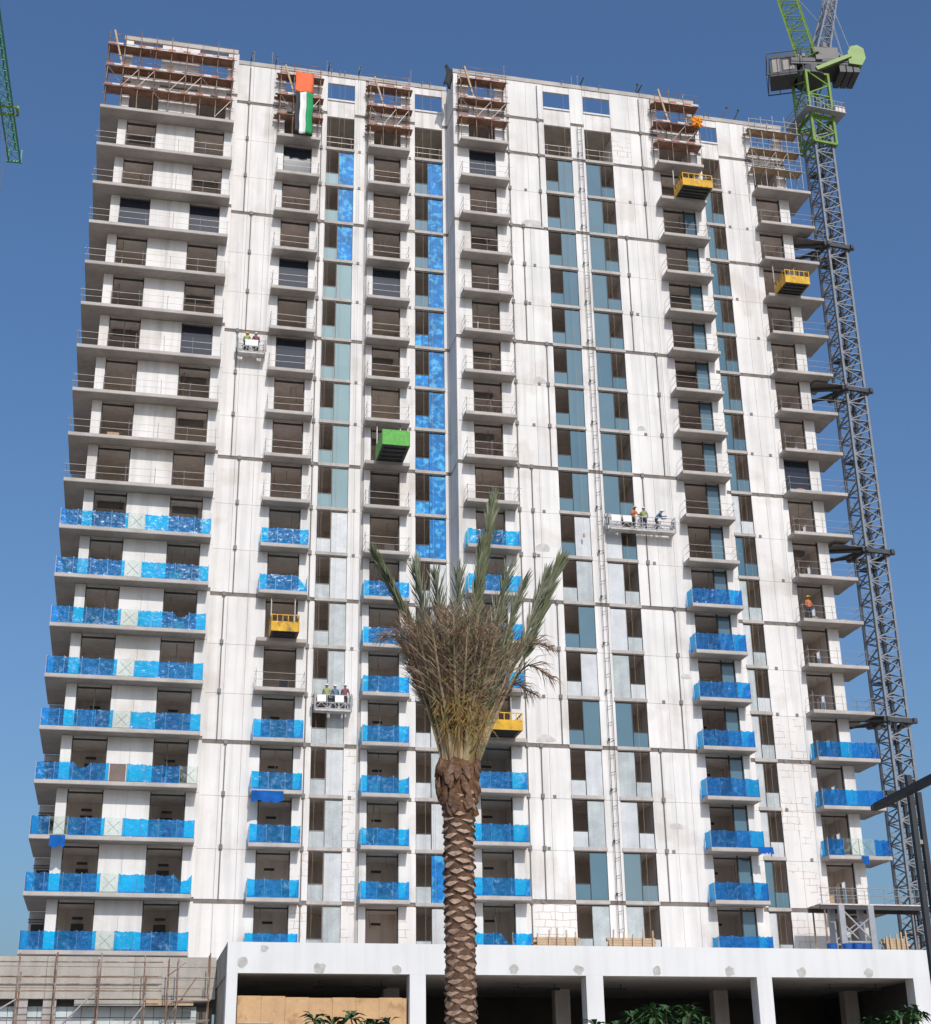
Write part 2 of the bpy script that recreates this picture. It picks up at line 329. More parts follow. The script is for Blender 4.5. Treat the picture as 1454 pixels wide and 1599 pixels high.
# drain pipes that jump sideways every three storeys
def pipe(x, Y, k0, k1):
    m = MB(); z0, z1 = F(k0)+0.15, min(F(k1)-0.05, TOP)
    m.bar((x, Y-0.07, z0), (x, Y-0.07, z1), 0.038, 6)
    for k in range(k0+1, k1+1):
        if k < 19: m.box(x-0.11, x+0.11, Y-0.14, Y-0.005, F(k)-0.16, F(k)+0.12)
    m.build('drain_pipe', 'pipe_grey', tower)
for a, b, Y, s in ((-6.33, -5.76, LY, 0), (15.75, 14.30, RY, 0), (24.12, 22.42, RY, 0)):
    for i, k in enumerate(range(15, -2, -3)): pipe(a if i % 2 == 0 else b, Y, k, k+3 if k < 15 else 19)
for x, Y in ((13.36, RY), (-0.75, LY)): pipe(x, Y, -1, 18)
random.seed(5)
for x, z, w_, h_ in ((15.05, 65.0, 0.9, 0.55), (15.15, 51.8, 0.55, 0.45), (14.95, 38.9, 0.55, 0.5), (14.6, 25.6, 0.7, 0.4), (24.6, 30.3, 0.4, 0.3), (22.6, 48.7, 0.35, 0.3), (23.2, 20.2, 0.5, 0.3)):
    n_ = 12; pts = [(x+w_*math.cos(2*math.pi*q/n_)*random.uniform(.8, 1.1), max(z-h_*0.25, z+h_*math.sin(2*math.pi*q/n_)*random.uniform(.85, 1.05))) for q in range(n_)]
    m = MB(); m.v = [(a_, RY-0.012, b_) for a_, b_ in pts] + [(a_, RY-0.001, b_) for a_, b_ in pts]
    m.f = [tuple(range(n_))] + [(q, q+n_, (q+1) % n_+n_, (q+1) % n_) for q in range(n_)]; m.m = [0]*len(m.f); m.build('repair_patch', 'wall_patch', tower)
# anchor plates left on the walls at floor level
for k in range(-1, 18):
    for x, Y in ((14.1 + 0.5*((k*7) % 3), RY), (23.7 - 0.4*((k*5) % 3), RY), (31.75 + 0.25*(k % 2), PY), (33.2, PY), (2.2, LY), (6.1, LY)):
        if (k*13 + int(x*7)) % 3: boxo('anchor_plate', x-0.1, x+0.1, Y-0.05, Y-0.004, F(k)-0.12, F(k)+0.08, 'pipe_grey', tower)

# ---- windows strips
def window(Y, x0, x1, k, dark_left, glass_m, film_full, film_sill, split=0.47):
    z0, z1 = F(k)+0.125, F(k+1)-0.15
    led = MB().box(x0-0.05, x1+0.05, Y-0.09, Y+0.055, F(k)-0.10, F(k)+0.12)
    fr = led.build('window', 'concrete_edge', tower)
    if k >= 17:
        m = MB()
        for zz in (0.55, 1.05): m.bar((x0+0.02, Y+0.1, F(k)+0.12+zz), (x1-0.02, Y+0.1, F(k)+0.12+zz), 0.022, 5)
        for t in (0.1, 0.55, 0.9): m.bar((x0+(x1-x0)*t, Y+0.1, F(k)+0.12), (x0+(x1-x0)*t, Y+0.1, F(k)+1.25), 0.022, 5)
        m.build('guard_rail', 'steel_tube', fr); return
    xs = x0 + (x1-x0)*(split if dark_left else 1-split)
    a0, a1, b0, b1 = (x0, xs, xs, x1) if dark_left else (xs, x1, x0, xs)
    yg = Y+0.09
    if glass_m == 'teal_glass': glass_m = random.choice(['teal_glass', 'teal_glass', 'teal_deep' if k > 5 else 'teal_grey'])
    zs = z0+1.02
    m = MB()
    for xx in (a0, a1): m.box(xx-0.025, xx+0.025, yg-0.03, yg+0.03, z0, z1)
    m.box(min(a0, a1), max(a0, a1), yg-0.026, yg+0.026, zs-0.03, zs+0.03)
    m.box(x0, x1, yg-0.024, yg+0.024, z1-0.06, z1-0.002)
    m.build('frame', 'dark_frame' if glass_m != 'pale_glass' else 'pipe_grey', fr)
    jit = random.uniform(-0.008, 0.008)
    if film_full == 'film_white': film_full = random.choice(['film_white', 'film_white', 'film_grey'])
    if film_sill == 'film_white': film_sill = random.choice(['film_white', 'film_grey'])
    boxo('pane', b0+0.03, b1-0.012, yg+jit, yg+0.02+jit, z0+0.01, z1-0.065, film_full or glass_m, fr)
    boxo('pane', a0+0.03, a1-0.03, yg-0.01+jit, yg+0.01+jit, z0+0.01, zs-0.035, film_sill or glass_m, fr)
E1W = {-1, 1, 2, 4, 6, 7}; E2W = {-1, 1, 2, 4, 5, 6, 7}
for k in range(-1, 18):
    window(LY, -0.33, 1.77, k, True, 'pale_glass', 'strip_blue' if k in (14, 15, 16) else ('film_white' if k <= 7 else None), 'film_white' if k <= 7 else None)
    window(LY, 6.50, 8.65, k, True, 'teal_glass', ('film_white' if k <= 6 and k != 0 else 'strip_blue'), ('film_white' if k <= 6 else ('strip_blue' if k <= 12 else None)))
    window(RY, 16.25, 18.40, k, True, 'teal_glass', 'film_white' if k in E1W else None, 'film_white' if (k in E1W and k != 7) else None)
    window(RY, 19.50, 21.70, k, False, 'teal_glass', 'film_white' if k in E2W else None, 'film_white' if (k in E2W and k != 7) else None)
    wI = k in {-1, 1, 2, 3, 4, 5, 6, 8}
    window(PY, 29.81, 31.35, k, False, 'teal_glass', 'film_white' if wI else None, 'film_white' if wI and k != 0 else None, 0.62)

# ---- door openings in the balcony bays (head boxes, some glazed)
doors = [(AY, -15.15, -13.02), (AY, -10.22, -8.07), (LY, -3.57, -1.45), (LY, 3.32, 5.38), (RY, 10.26, 12.32), (RY, 25.56, 28.20), (PY, 34.20, 36.20)]
glazed = {0: {14}, 1: {14, 11}, 2: {16, 13, 11}, 3: {13}, 4: {16}, 5: set(), 6: {9}}
for i, (Y, x0, x1) in enumerate(doors):
    for k in range(-1, 17):
        z0, z1 = F(k)+0.125, F(k+1)-0.145
        m = MB().box(x0+0.01, x1-0.01, Y+0.10, Y+0.26, z1-0.24, z1-0.15)
        m.box(x0+0.01, x0+0.06, Y+0.10, Y+0.24, z0, z1-0.02); m.box(x1-0.06, x1-0.01, Y+0.10, Y+0.24, z0, z1-0.02)
        if i == 5: m.box(x0+1.66, x0+1.74, Y+0.11, Y+0.22, z0, z1-0.02)
        d = m.build('door_frame', 'dark_frame', tower)
        if k in glazed[i]: boxo('door_pane', x0+0.07, x1-0.07, Y+0.16, Y+0.18, z0, z1-0.245, 'dark_glass', d)
        if i == 5 and k < 16: boxo('door_pane', x0+1.75, x1-0.07, Y+0.15, Y+0.17, z0, z1-0.245, 'teal_glass', d)
        if i in (0, 1) and k <= 3:      # finished flats: door to the inner room and a grille
            boxo('inner_door', x0+0.75, x0+1.5, Y+3.5, Y+3.58, z0, z0+2.1, 'dark_frame', d)
        if k <= 3 and i < 6: boxo('air_grille', x0+0.8, x0+1.45, Y+3.0, Y+3.1, z1-0.75, z1-0.6, 'dark_frame', d)
        rr = random.Random(k*17+i*5)
        if rr.random() < 0.45:
            xx = rr.uniform(x0+0.3, x1-0.3); MB().bar((xx, Y+rr.uniform(0.5, 2.0), z0), (xx+rr.uniform(-.05, .05), Y+rr.uniform(0.5, 2.0), z1), 0.03, 6).build('prop', 'steel_tube', d)
        if rr.random() < 0.4:
            xx = rr.uniform(x0+0.2, x1-0.9); hh = rr.uniform(0.4, 1.3); boxo('leaning_board', round(xx, 1), round(xx+rr.uniform(0.5, 0.8), 1), Y+1.0, Y+1.04, z0, round(z0+hh, 1), rr.choice(['plank', 'stone_dark', 'pale_plank', 'dark_steel']), d)
        if rr.random() < 0.35 and k not in glazed[i]:
            m = MB(); xx = rr.uniform(x0+0.3, x1-0.3); zz = z1; pz = rr.uniform(0.5, 1.1)
            m.bar((xx, Y+1.4, zz), (xx+0.05, Y+1.4, zz-pz), 0.012, 4); m.bar((xx+0.05, Y+1.4, zz-pz), (xx+rr.uniform(-.2, .2), Y+1.4, zz-pz-0.15), 0.02, 4); m.build('hanging_cable', 'dark_frame', d)
        if rr.random() < 0.25 and k > 5 and k not in glazed[i]:
            boxo('ceiling_duct', x0+0.2, x1-0.2, Y+1.8, Y+2.3, z1-0.32, z1-0.06, 'pipe_grey', d)
# room clutter seen at a few openings
for x, Y, k, s, mt in ((-9.0, AY+0.5, 10, 0.45, 'lumber'), (-8.9, AY+0.4, 11, 0.5, 'gondola_white'), (-9.4, AY+0.4, 8, 0.5, 'flag_white'), (-14.6, AY+0.5, 8, 0.7, 'dark_steel'), (-9.0, AY+0.4, 13, 0.4, 'flag_white'), (4.3, 0.4, 15, 0.4, 'flag_white')):
    z = F(k)+0.125
    m = MB().box(x-s/2, x+s/2, Y, Y+s*0.7, z, z+s*0.85).box(x-s/2-0.02, x+s/2+0.02, Y-0.02, Y+s*0.35-0.005, z+s*0.85, z+s*0.85+0.02).box(x-s/2-0.02, x+s/2+0.02, Y+s*0.35+0.005, Y+s*0.7+0.02, z+s*0.85, z+s*0.85+0.02)
    tag(m.build('carton', mt), {'lumber': 'orange brown carton on a bare balcony of the corner bay', 'gondola_white': 'white carton beside a glazed door in the corner bay', 'flag_white': 'pale carton left on a bare balcony floor', 'dark_steel': 'large dark crate on a bare corner balcony floor'}[mt], 'carton', 'cartons on unfinished balconies' if mt == 'flag_white' else None)

# ---- balconies
WAVES = {}
def wavy(w, h, m, var=0):
    key = (round(w, 2), round(h, 2), m, var)
    if key not in WAVES:
        rr = random.Random(int(w*100)*7+var*31+len(m)); nx, nz_ = 10, 5; v = []; f = []
        sag = rr.uniform(0, 0.05) if var < 8 else rr.uniform(0.1, 0.35); side = rr.choice((-1, 1)); torn = var == 9
        for j in range(nz_+1):
            for i in range(nx+1):
                t = i/nx; hh = h - sag*math.sin(math.pi*t)
                if torn: hh = h*(1 - 0.85*max(0.0, ((t if side > 0 else 1-t)-0.35)/0.65))
                zz = hh*j/nz_ + (rr.uniform(-0.045, 0.03) if j == nz_ else rr.uniform(-0.012, 0.012)) - (rr.uniform(0, 0.05) if j == 0 and rr.random() < 0.3 else 0)
                v.append((-w/2+w*t, rr.uniform(-0.022, 0.022), zz))
        for j in range(nz_):
            for i in range(nx):
                a = j*(nx+1)+i; f.append((a, a+1, a+nx+2, a+nx+1))
        me = bpy.data.meshes.new('blue_sheet'); me.from_pydata(v, [], f); me.materials.append(MATS[m]); WAVES[key] = me
        me.polygons.foreach_set('use_smooth', [True]*len(f))
    return WAVES[key]
def put_sheet(name, me, slab, c, rz=0.0):
    o = link(name, me, slab, c); o.rotation_euler = (0, 0, rz); return o
def rails(slab, x0, x1, yf, yb, z, left=True, right=True, h=1.1, m='steel_tube'):
    b = MB(); r = 0.014; i_ = 0.07; n = max(2, int((x1-x0)/1.7)+1)
    for j in range(n):
        x = x0+i_+(x1-x0-2*i_)*j/(n-1); b.bar((x, yf+i_, z), (x + random.uniform(-.03, .03), yf+i_, z+h+random.uniform(-0.15, 0.25)), r*1.2, 5)
    for zz in (0.5, 1.0):
        dz = random.uniform(-0.06, 0.06)
        b.bar((x0-0.15*random.random(), yf+i_, z+zz), (x1+0.25*random.random(), yf+i_, z+zz+dz), r, 5)
        if left: b.bar((x0+i_, yf-0.2*random.random(), z+zz), (x0+i_, yb, z+zz-dz), r, 5)
        if right: b.bar((x1-i_, yf-0.2*random.random(), z+zz), (x1-i_, yb, z+zz+dz), r, 5)
    b.build('guard_rail', m, slab)
def tape(slab, xc, y, z, w, h):
    b = MB(); 
    for s in (-1, 1): b.bar((xc-s*w*0.33, y, z+0.2), (xc+s*w*0.33, y, z+h-0.2), 0.014, 4)
    b.build('tape_cross', 'pipe_grey', slab)
H_SH = 1.12
def balcony(x0, x1, yf, yb, k, style, n=3, clear=(), card=(), left=True, right=True, under=0.24, sides=None, fm='blue_film'):
    zt = F(k)+0.125; z0 = F(k)-0.13
    m = MB().box(x0, x1, yf, yb-0.004, z0, zt)
    if sides: m.box(sides[0], sides[1], yb-0.003, sides[2], z0+0.002, zt-0.002)
    slab = m.build('balcony', 'concrete', tower)
    # paler strip along the slab front
    boxo('slab_edge', x0+0.002, x1-0.002, yf-0.012, yf-0.001, z0+0.03, zt-0.01, 'concrete_edge', slab)
    if style == 'rail': rails(slab, x0, x1, yf, yb-0.05, zt, left, right)
    elif style == 'sheet':
        wd = (x1-x0-0.08)/n; hh = H_SH + random.uniform(-0.03, 0.04)
        for j in range(n):
            xc = x0+0.04+wd*(j+0.5)
            if j in card: boxo('cardboard_panel', xc-wd/2+0.05, xc+wd/2-0.05, yf+0.05, yf+0.07, zt+0.03, zt+hh, 'cardboard', slab)
            elif j in clear:
                boxo('balustrade_pane', xc-wd/2+0.01, xc+wd/2-0.01, yf+0.05, yf+0.062, zt, zt+hh, 'clear_glass', slab); tape(slab, xc, yf+0.035, zt, wd, hh)
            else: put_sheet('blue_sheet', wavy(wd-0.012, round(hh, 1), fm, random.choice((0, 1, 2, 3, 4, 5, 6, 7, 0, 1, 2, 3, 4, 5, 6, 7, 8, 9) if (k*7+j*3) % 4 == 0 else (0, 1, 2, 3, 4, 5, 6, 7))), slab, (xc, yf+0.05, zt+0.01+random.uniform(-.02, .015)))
        d = yb-yf-0.12
        if left: put_sheet('blue_sheet', wavy(d, round(hh, 1), fm, (k+1) % 8), slab, (x0+0.05, (yf+yb)/2, zt+0.01), math.pi/2)
        if right:
            if 'r' in clear: boxo('balustrade_pane', x1-0.06, x1-0.048, yf+0.08, yb-0.06, zt, zt+hh, 'clear_glass', slab)
            else: put_sheet('blue_sheet', wavy(d, round(hh, 1), fm, (k+2) % 8), slab, (x1-0.05, (yf+yb)/2, zt+0.01), math.pi/2)
        b = MB()
        for j in range(n+1): b.box(x0+0.035+wd*j-0.02, x0+0.035+wd*j+0.02, yf+0.075, yf+0.10, zt, zt+hh+0.02)
        b.box(x0+0.03, x1-0.03, yf+0.072, yf+0.105, zt-0.001, zt+0.07)
        b.build('balustrade_rail', 'steel_tube', slab)
    return slab
def fallen(slab, x0, x1, y, z, h, lean=0.12):
    nx = 9; v = []; f = []
    for j in range(4):
        for i in range(nx):
            v.append((x0+(x1-x0)*i/(nx-1), y-lean*j/3+random.uniform(-.03, .03), z-h*j/3*(1 if j < 3 else random.uniform(0.8, 1.1))))
    for j in range(3):
        for i in range(nx-1): a = j*nx+i; f.append((a, a+nx, a+nx+1, a+1))
    mb = MB(); mb.v = v; mb.f = f; mb.m = [0]*len(f); mb.build('loose_sheet', 'tarp_blue', slab, True)
SL = {}
for k in range(-1, 18):
    stA = 'sheet' if k <= 7 else ('rail' if k < 17 else 'none')
    clear = [4]; card = []
    if k == 2: clear = [8]; card = [4]
    if k == 1: clear = [1, 4]
    SL['A', k] = balcony(-17.10, -7.45, -1.85, AY, k, stA, 9, clear, card, left=True, right=False, sides=(-17.10, -15.82, 4.6))
    st = {5: 'none', 4: 'rail', 17: 'none'}.get(k, 'sheet' if k <= 7 else 'rail')
    SL['B', k] = balcony(-4.15, -0.93, -1.05, LY, k, st, 3)
    st = {17: 'none', 9: 'none', 8: 'rail'}.get(k, 'sheet' if k <= 6 else 'rail')
    if k >= 0: SL['C', k] = balcony(2.80, 5.92, -1.05, LY, k, st, 3)
    st = {17: 'none', 3: 'none'}.get(k, 'sheet' if k <= 7 else 'rail')
    SL['E', k] = balcony(9.42, 13.08, -3.38, RY, k, st, 3)
    st = {17: 'none', 16: 'none'}.get(k, 'sheet' if k <= 6 else 'rail')
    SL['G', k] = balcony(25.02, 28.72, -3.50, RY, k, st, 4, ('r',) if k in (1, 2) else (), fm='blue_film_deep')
    st = {17: 'none', 14: 'none', 0: 'rail'}.get(k, 'sheet' if 1 <= k <= 3 else 'rail')
    if k >= 0: SL['H', k] = balcony(33.90, 38.45, -1.82, PY, k, st, 4, (1, 2) if k == 1 else (), left=True, right=True, sides=(37.06, 38.40, 1.35), fm='blue_film_deep')
fallen(SL['B', 2], -4.1, -2.1, -1.13, F(2)+0.02, 0.75)
fallen(SL['A', 1], -15.9, -15.0, -1.95, F(1)+0.1, 0.75)
fallen(SL['G', 1], 28.2, 29.2, -3.55, F(1)+0.2, 0.45)
fallen(SL['H', 1], 36.2, 36.7, -1.9, F(1)+0.1, 0.6)
# shaded end wall and rail of the wrap-round side balconies at the left corner
for k in range(-1, 17):
    s = SL['A', k]; zt = F(k)+0.125; z1 = F(k+1)-0.14
    boxo('end_wall', -17.0, -15.85, 4.62, 4.8, zt, z1, 'room', s)
    if k <= 4:
        boxo('end_opening', -16.85, -16.0, 4.56, 4.615, zt+0.9, zt+2.25, 'dark_frame', s)
        m = MB()
        for zz in (2.35, 2.5): m.box(-17.05, -15.86, 4.5, 4.55, zt+zz, zt+zz+0.05)
        m.build('end_rail', 'dark_steel', s)
# debris on the upper right slabs
for k in (1, 5, 6, 7, 9, 10):
    if ('H', k) in SL and k != 1:
        m = MB()
        for j in range(14):
            x = random.uniform(34.3, 38.2); y = random.uniform(-1.75, -1.0); a = random.uniform(0, 3.1); L_ = random.uniform(0.2, 0.6)
            m.bar((x, y, F(k)+0.17), (x+L_*math.cos(a), y+0.4*L_*math.sin(a), F(k)+0.17+random.uniform(0, .18)), 0.05, 4)
        m.build('debris', 'toe_red' if k % 2 else 'pale_plank', SL['H', k])['kind'] = 'stuff'

# ------------------------------------------------------------------ scaffolds at the top storeys
def scaffold(label, x0, x1, yf, yb, z0, decks, ztop, bays_, plank_m, group=None, tubes='rust_tube', lean=True, toe=True, out=0.0):
    t = thing('scaffold', ((x0+x1)/2, (yf+yb)/2, z0), label, 'scaffold', group)
    xs = [x0+(x1-x0)*i/bays_ for i in range(bays_+1)]
    for x in xs:
        for y in (yf, yb-0.12):
            zt = ztop + random.uniform(0.3, 1.3)
            MB().bar((x, y, z0), (x, y, zt), 0.03, 6).build('standard', tubes, t)
    for zd in decks:
        np_ = 4; dy = (yb-0.2-yf)/np_; seg = max(1, round((x1-x0)/3.2)); ov = 0.12 + out
        for j in range(np_):
            for s in range(seg):
                a = x0-ov+(x1-x0+2*ov)*s/seg+0.008; b = x0-ov+(x1-x0+2*ov)*(s+1)/seg-0.008; dz = random.uniform(-0.012, 0.012)
                boxo('plank', round(a + (random.uniform(-.12, .12) if seg == 1 else 0), 2), round(b, 2), yf+0.05+dy*j+0.008, yf+0.05+dy*(j+1)-0.008, zd+dz, zd+0.055+dz, plank_m, t)
        m = MB()
        for y in (yf-0.03, yb-0.15): m.bar((x0-0.25, y, zd-0.05), (x1+0.25, y, zd-0.05), 0.026, 5); 
        m.bar((x0-0.1, yf-0.03, zd+0.95), (x1+0.1, yf-0.03, zd+1.0), 0.022, 5); m.bar((x0-0.2, yf-0.035, zd+0.52), (x1+0.15, yf-0.035, zd+0.5), 0.022, 5); m.bar((x0, yb-0.15, zd+0.9), (x1, yb-0.15, zd+0.9), 0.022, 5)
        for x in xs: m.bar((x, yf-0.15, zd-0.09), (x, yb, zd-0.09), 0.026, 5)
        m.build('ledger', tubes, t)
        if toe:      # red and white striped toe board
            n = max(4, round((x1-x0)/0.55)); L_ = (x1-x0+0.2)/n
            for j in range(n):
                if random.random() < 0.85: boxo('toe_board', x0-0.1+L_*j+0.005, x0-0.1+L_*(j+1)-0.005, yf-0.02, yf+0.012, zd+0.06, zd+0.21, 'toe_white' if j % 2 else 'toe_red', t)
    for i in range(bays_):
        z_a = z0 if i % 2 else decks[0]
        MB().bar((xs[i] if i % 3 else xs[i+1], yf-0.05, z_a+0.1+(1.8 if i % 4 == 1 else 0)), (xs[i+1] if i % 3 else xs[i], yf-0.05, z_a+1.7+(1.8 if i % 4 == 1 else 0)), 0.020, 5).build('brace', 'steel_tube', t)
    if lean:
        m = MB(); x = x0+0.3
        m.bar((x+0.75, yf+0.1, decks[1]+0.1), (x, yf-0.05, ztop+0.9), 0.085, 4); m.build('leaning_plank', 'lumber', t)
    return t
DK = (73.42, 75.22, 77.12)
gs = None
scaffold('wide brown plank scaffold wrapping the top of the left corner bay', -16.85, -7.75, -1.8, AY, F(17)+0.125, DK, 77.5, 8, 'plank')
scaffold('narrow brown scaffold behind the hanging flag', -4.05, -1.05, -1.0, LY, F(17)+0.125, DK, 77.0, 3, 'plank', out=0.2)
scaffold('narrow scaffold between two roof openings with a red striped lower deck', 2.85, 5.85, -1.0, LY, F(17)+0.125, DK, 77.0, 3, 'plank', out=0.2)
scaffold('narrow brown scaffold beside the step where the facade comes forward', 9.45, 13.0, -3.32, RY, F(17)+0.125, DK, 77.2, 3, 'plank')
scaffold('narrow brown scaffold above the yellow loading platform with the orange bundle', 25.1, 28.65, -3.45, RY, F(17)+0.125, DK, 77.4, 3, 'plank')
scaffold('pale timber scaffold at the roof corner next to the crane', 33.75, 37.9, -1.75, PY, F(17)+0.125, DK, 77.5, 4, 'pale_plank', lean=False, toe=False, tubes='steel_tube')

# roof fixings
def rod(x, y, z, h, dx=0.0, r=0.03, m='steel_tube'):
    b = MB().bar((x, y, z), (x+dx, y, z+h), r, 5); b.bar((x+dx, y, z+h), (x+dx, y, z+h+0.12), r*1.7, 5); b.box(x-0.08, x+0.08, y-0.08, y+0.08, z, z+0.03)
    return b
for i, (x, y, h, dx) in enumerate(((-6.1, 0.1, 1.0, 0), (-4.7, 0.1, 1.1, 0), (-0.45, 0.1, 1.0, 0), (2.1, 0.1, 0.9, 0), (6.2, 0.1, 1.2, 0), (13.2, -2.2, 0.9, 0), (18.7, -2.2, 0.8, 0), (19.2, -2.2, 0.9, 0), (24.0, -2.2, 0.9, 0.2), (33.0, -0.5, 1.1, 0.5), (31.9, -0.5, 1.2, 0.6))):
    tag(rod(x, y, TOP+0.366, h, dx, 0.03 if dx == 0 else 0.06, 'steel_tube' if dx == 0 else 'dark_steel').build('roof_rod', 'steel_tube' if dx == 0 else 'dark_steel'), 'thin upright steel rod standing on the roof coping' if dx == 0 else 'thick dark rod leaning on the roof coping', 'rod', 'rods along the roof edge')
m = MB(); v = []
for j in range(6):
    for i in range(5): v.append((8.4+0.55*i/4+0.12*math.sin(j), -2.42-0.05*math.sin(i*2+j), TOP+0.4-1.9*j/5+0.25*math.sin(i*1.3)))
m.v = v
for j in range(5):
    for i in range(4): a = j*5+i; m.f.append((a, a+5, a+6, a+1)); m.m.append(0)
o = tag(m.build('black_cloth', 'black_sheet', None, True), 'black cloth hanging at the roof corner of the forward block', 'cloth')
mod = o.modifiers.new('thick', 'SOLIDIFY'); mod.thickness = 0.02

# flag
t = thing('flag', (-2.3, -1.35, 71.4), 'long hanging flag with red top and black, white and green stripes', 'flag')
def cloth(x0, x1, z0, z1, m, seed, y=-1.42, amp=0.085):
    nx, nz_ = 7, 16; v = []; f = []
    for j in range(nz_+1):
        for i in range(nx+1):
            x = x0+(x1-x0)*i/nx; z = z0+(z1-z0)*j/nz_
            v.append((x+amp*0.6*noise.noise((z*1.1, seed, 0)), y+amp*1.6*noise.noise((x*2.2, z*0.8, seed))+amp*math.sin(x*7), z))
    for j in range(nz_):
        for i in range(nx): a = j*(nx+1)+i; f.append((a, a+1, a+nx+2, a+nx+1))
    mb = MB(); mb.v = v; mb.f = f; mb.m = [0]*len(f); return mb
for nm, x0, x1, z0, z1, mt in (('red_band', -3.0, -1.62, 75.30, 77.15, 'flag_red'), ('black_stripe', -2.95, -2.6, 71.55, 75.30, 'flag_black'), ('white_stripe', -2.6, -2.15, 71.5, 75.30, 'flag_white'), ('green_stripe', -2.15, -1.62, 71.5, 75.30, 'flag_green')):
    o = cloth(x0, x1, z0, z1, mt, 3.3).build(nm, mt, t, True)
    mod = o.modifiers.new('thick', 'SOLIDIFY'); mod.thickness = 0.01

# orange bundle
m = MB()
for i in range(60):
    a = random.uniform(0, 6.28); b = random.uniform(-1.3, 1.3); L_ = random.uniform(0.4, 0.72)
    d = Vector((math.cos(a)*math.cos(b), math.sin(a)*math.cos(b)*0.5, math.sin(b)*0.8))
    m.bar((28.35, -3.75, 75.4), Vector((28.35, -3.75, 75.4))+d*L_, 0.20, 5, 0.05)
tag(m.build('orange_net', 'orange'), 'crumpled orange safety net hung on the scaffold end', 'net')

# ------------------------------------------------------------------ loading platforms
def loading_platform(x0, x1, yf, yb, k, mt, label, h=1.05):
    z = F(k)+0.14
    t = thing('loading_platform', ((x0+x1)/2, (yf+yb)/2, z), label, 'platform')
    m = MB().box(x0, x1, yf, yb, z+0.10, z+0.16)
    m.build('deck', 'dark_steel', t)
    for i in range(5):
        y = yf+0.1+(yb-yf-0.2)*i/4; boxo('joist', x0+0.02, x1-0.02, y-0.05, y+0.05, z-0.01, z+0.098, 'dark_steel', t)
    solid_top = 0.99 if mt == 'platform_green' else 0.58
    boxo('front_panel', x0-0.03, x1+0.03, yf-0.04, yf-0.002, z-0.02, z+0.02+h*solid_top, mt, t)
    for x in (x0, x1): boxo('side_panel', x-0.02+(-0.012 if x == x0 else 0.012), x+0.02+(-0.012 if x == x0 else 0.012), yf+0.002, yb, z-0.02, z+h*solid_top, mt, t)
    m = MB(); zt = z+h+0.05
    m.box(x0-0.035, x1+0.035, yf-0.045, yf+0.005, zt-0.06, zt)
    for x in (x0, x1): m.box(x-0.03, x+0.03, yf+0.006, yb, zt-0.06, zt)
    for i in range(6):
        x = x0+(x1-x0)*i/5; m.box(x-0.025, x+0.025, yf-0.046, yf-0.006, z, zt-0.005)
    for i in range(1, 5):
        y = yf+(yb-yf)*i/4
        for x in (x0, x1): m.box(x-0.025, x+0.025, y-0.025, y+0.025, z, zt-0.005)
    m.build('rail_frame', mt, t)
    for x in (x0+0.1, x1-0.1):      # props jammed against the slab above
        MB().bar((x, yb+0.25, z+0.02), (x, yb+0.25, F(k+1)-0.15), 0.045, 6).build('prop', 'steel_tube', t)
        MB().box(x-0.05, x+0.05, yf+0.1, yb+2.2, z-0.125+0.12, z+0.095).build('beam', 'dark_steel', t)
    return t
loading_platform(26.2, 28.55, -5.1, -3.3, 16, 'platform_yellow', 'yellow loading platform below the top scaffold of the forward block')
loading_platform(34.55, 36.5, -3.5, -1.6, 14, 'platform_yellow', 'yellow loading platform in the balcony bay next to the crane mast')
loading_platform(-3.35, -1.6, -2.5, -0.9, 5, 'platform_yellow', 'yellow loading platform between blue balconies left of the palm crown')
loading_platform(10.35, 12.3, -5.3, -3.2, 3, 'platform_yellow', 'yellow loading platform half hidden by the palm crown')
loading_platform(3.55, 5.4, -3.75, -0.9, 9, 'platform_green', 'loading platform with green sheeted sides on bare balcony column')

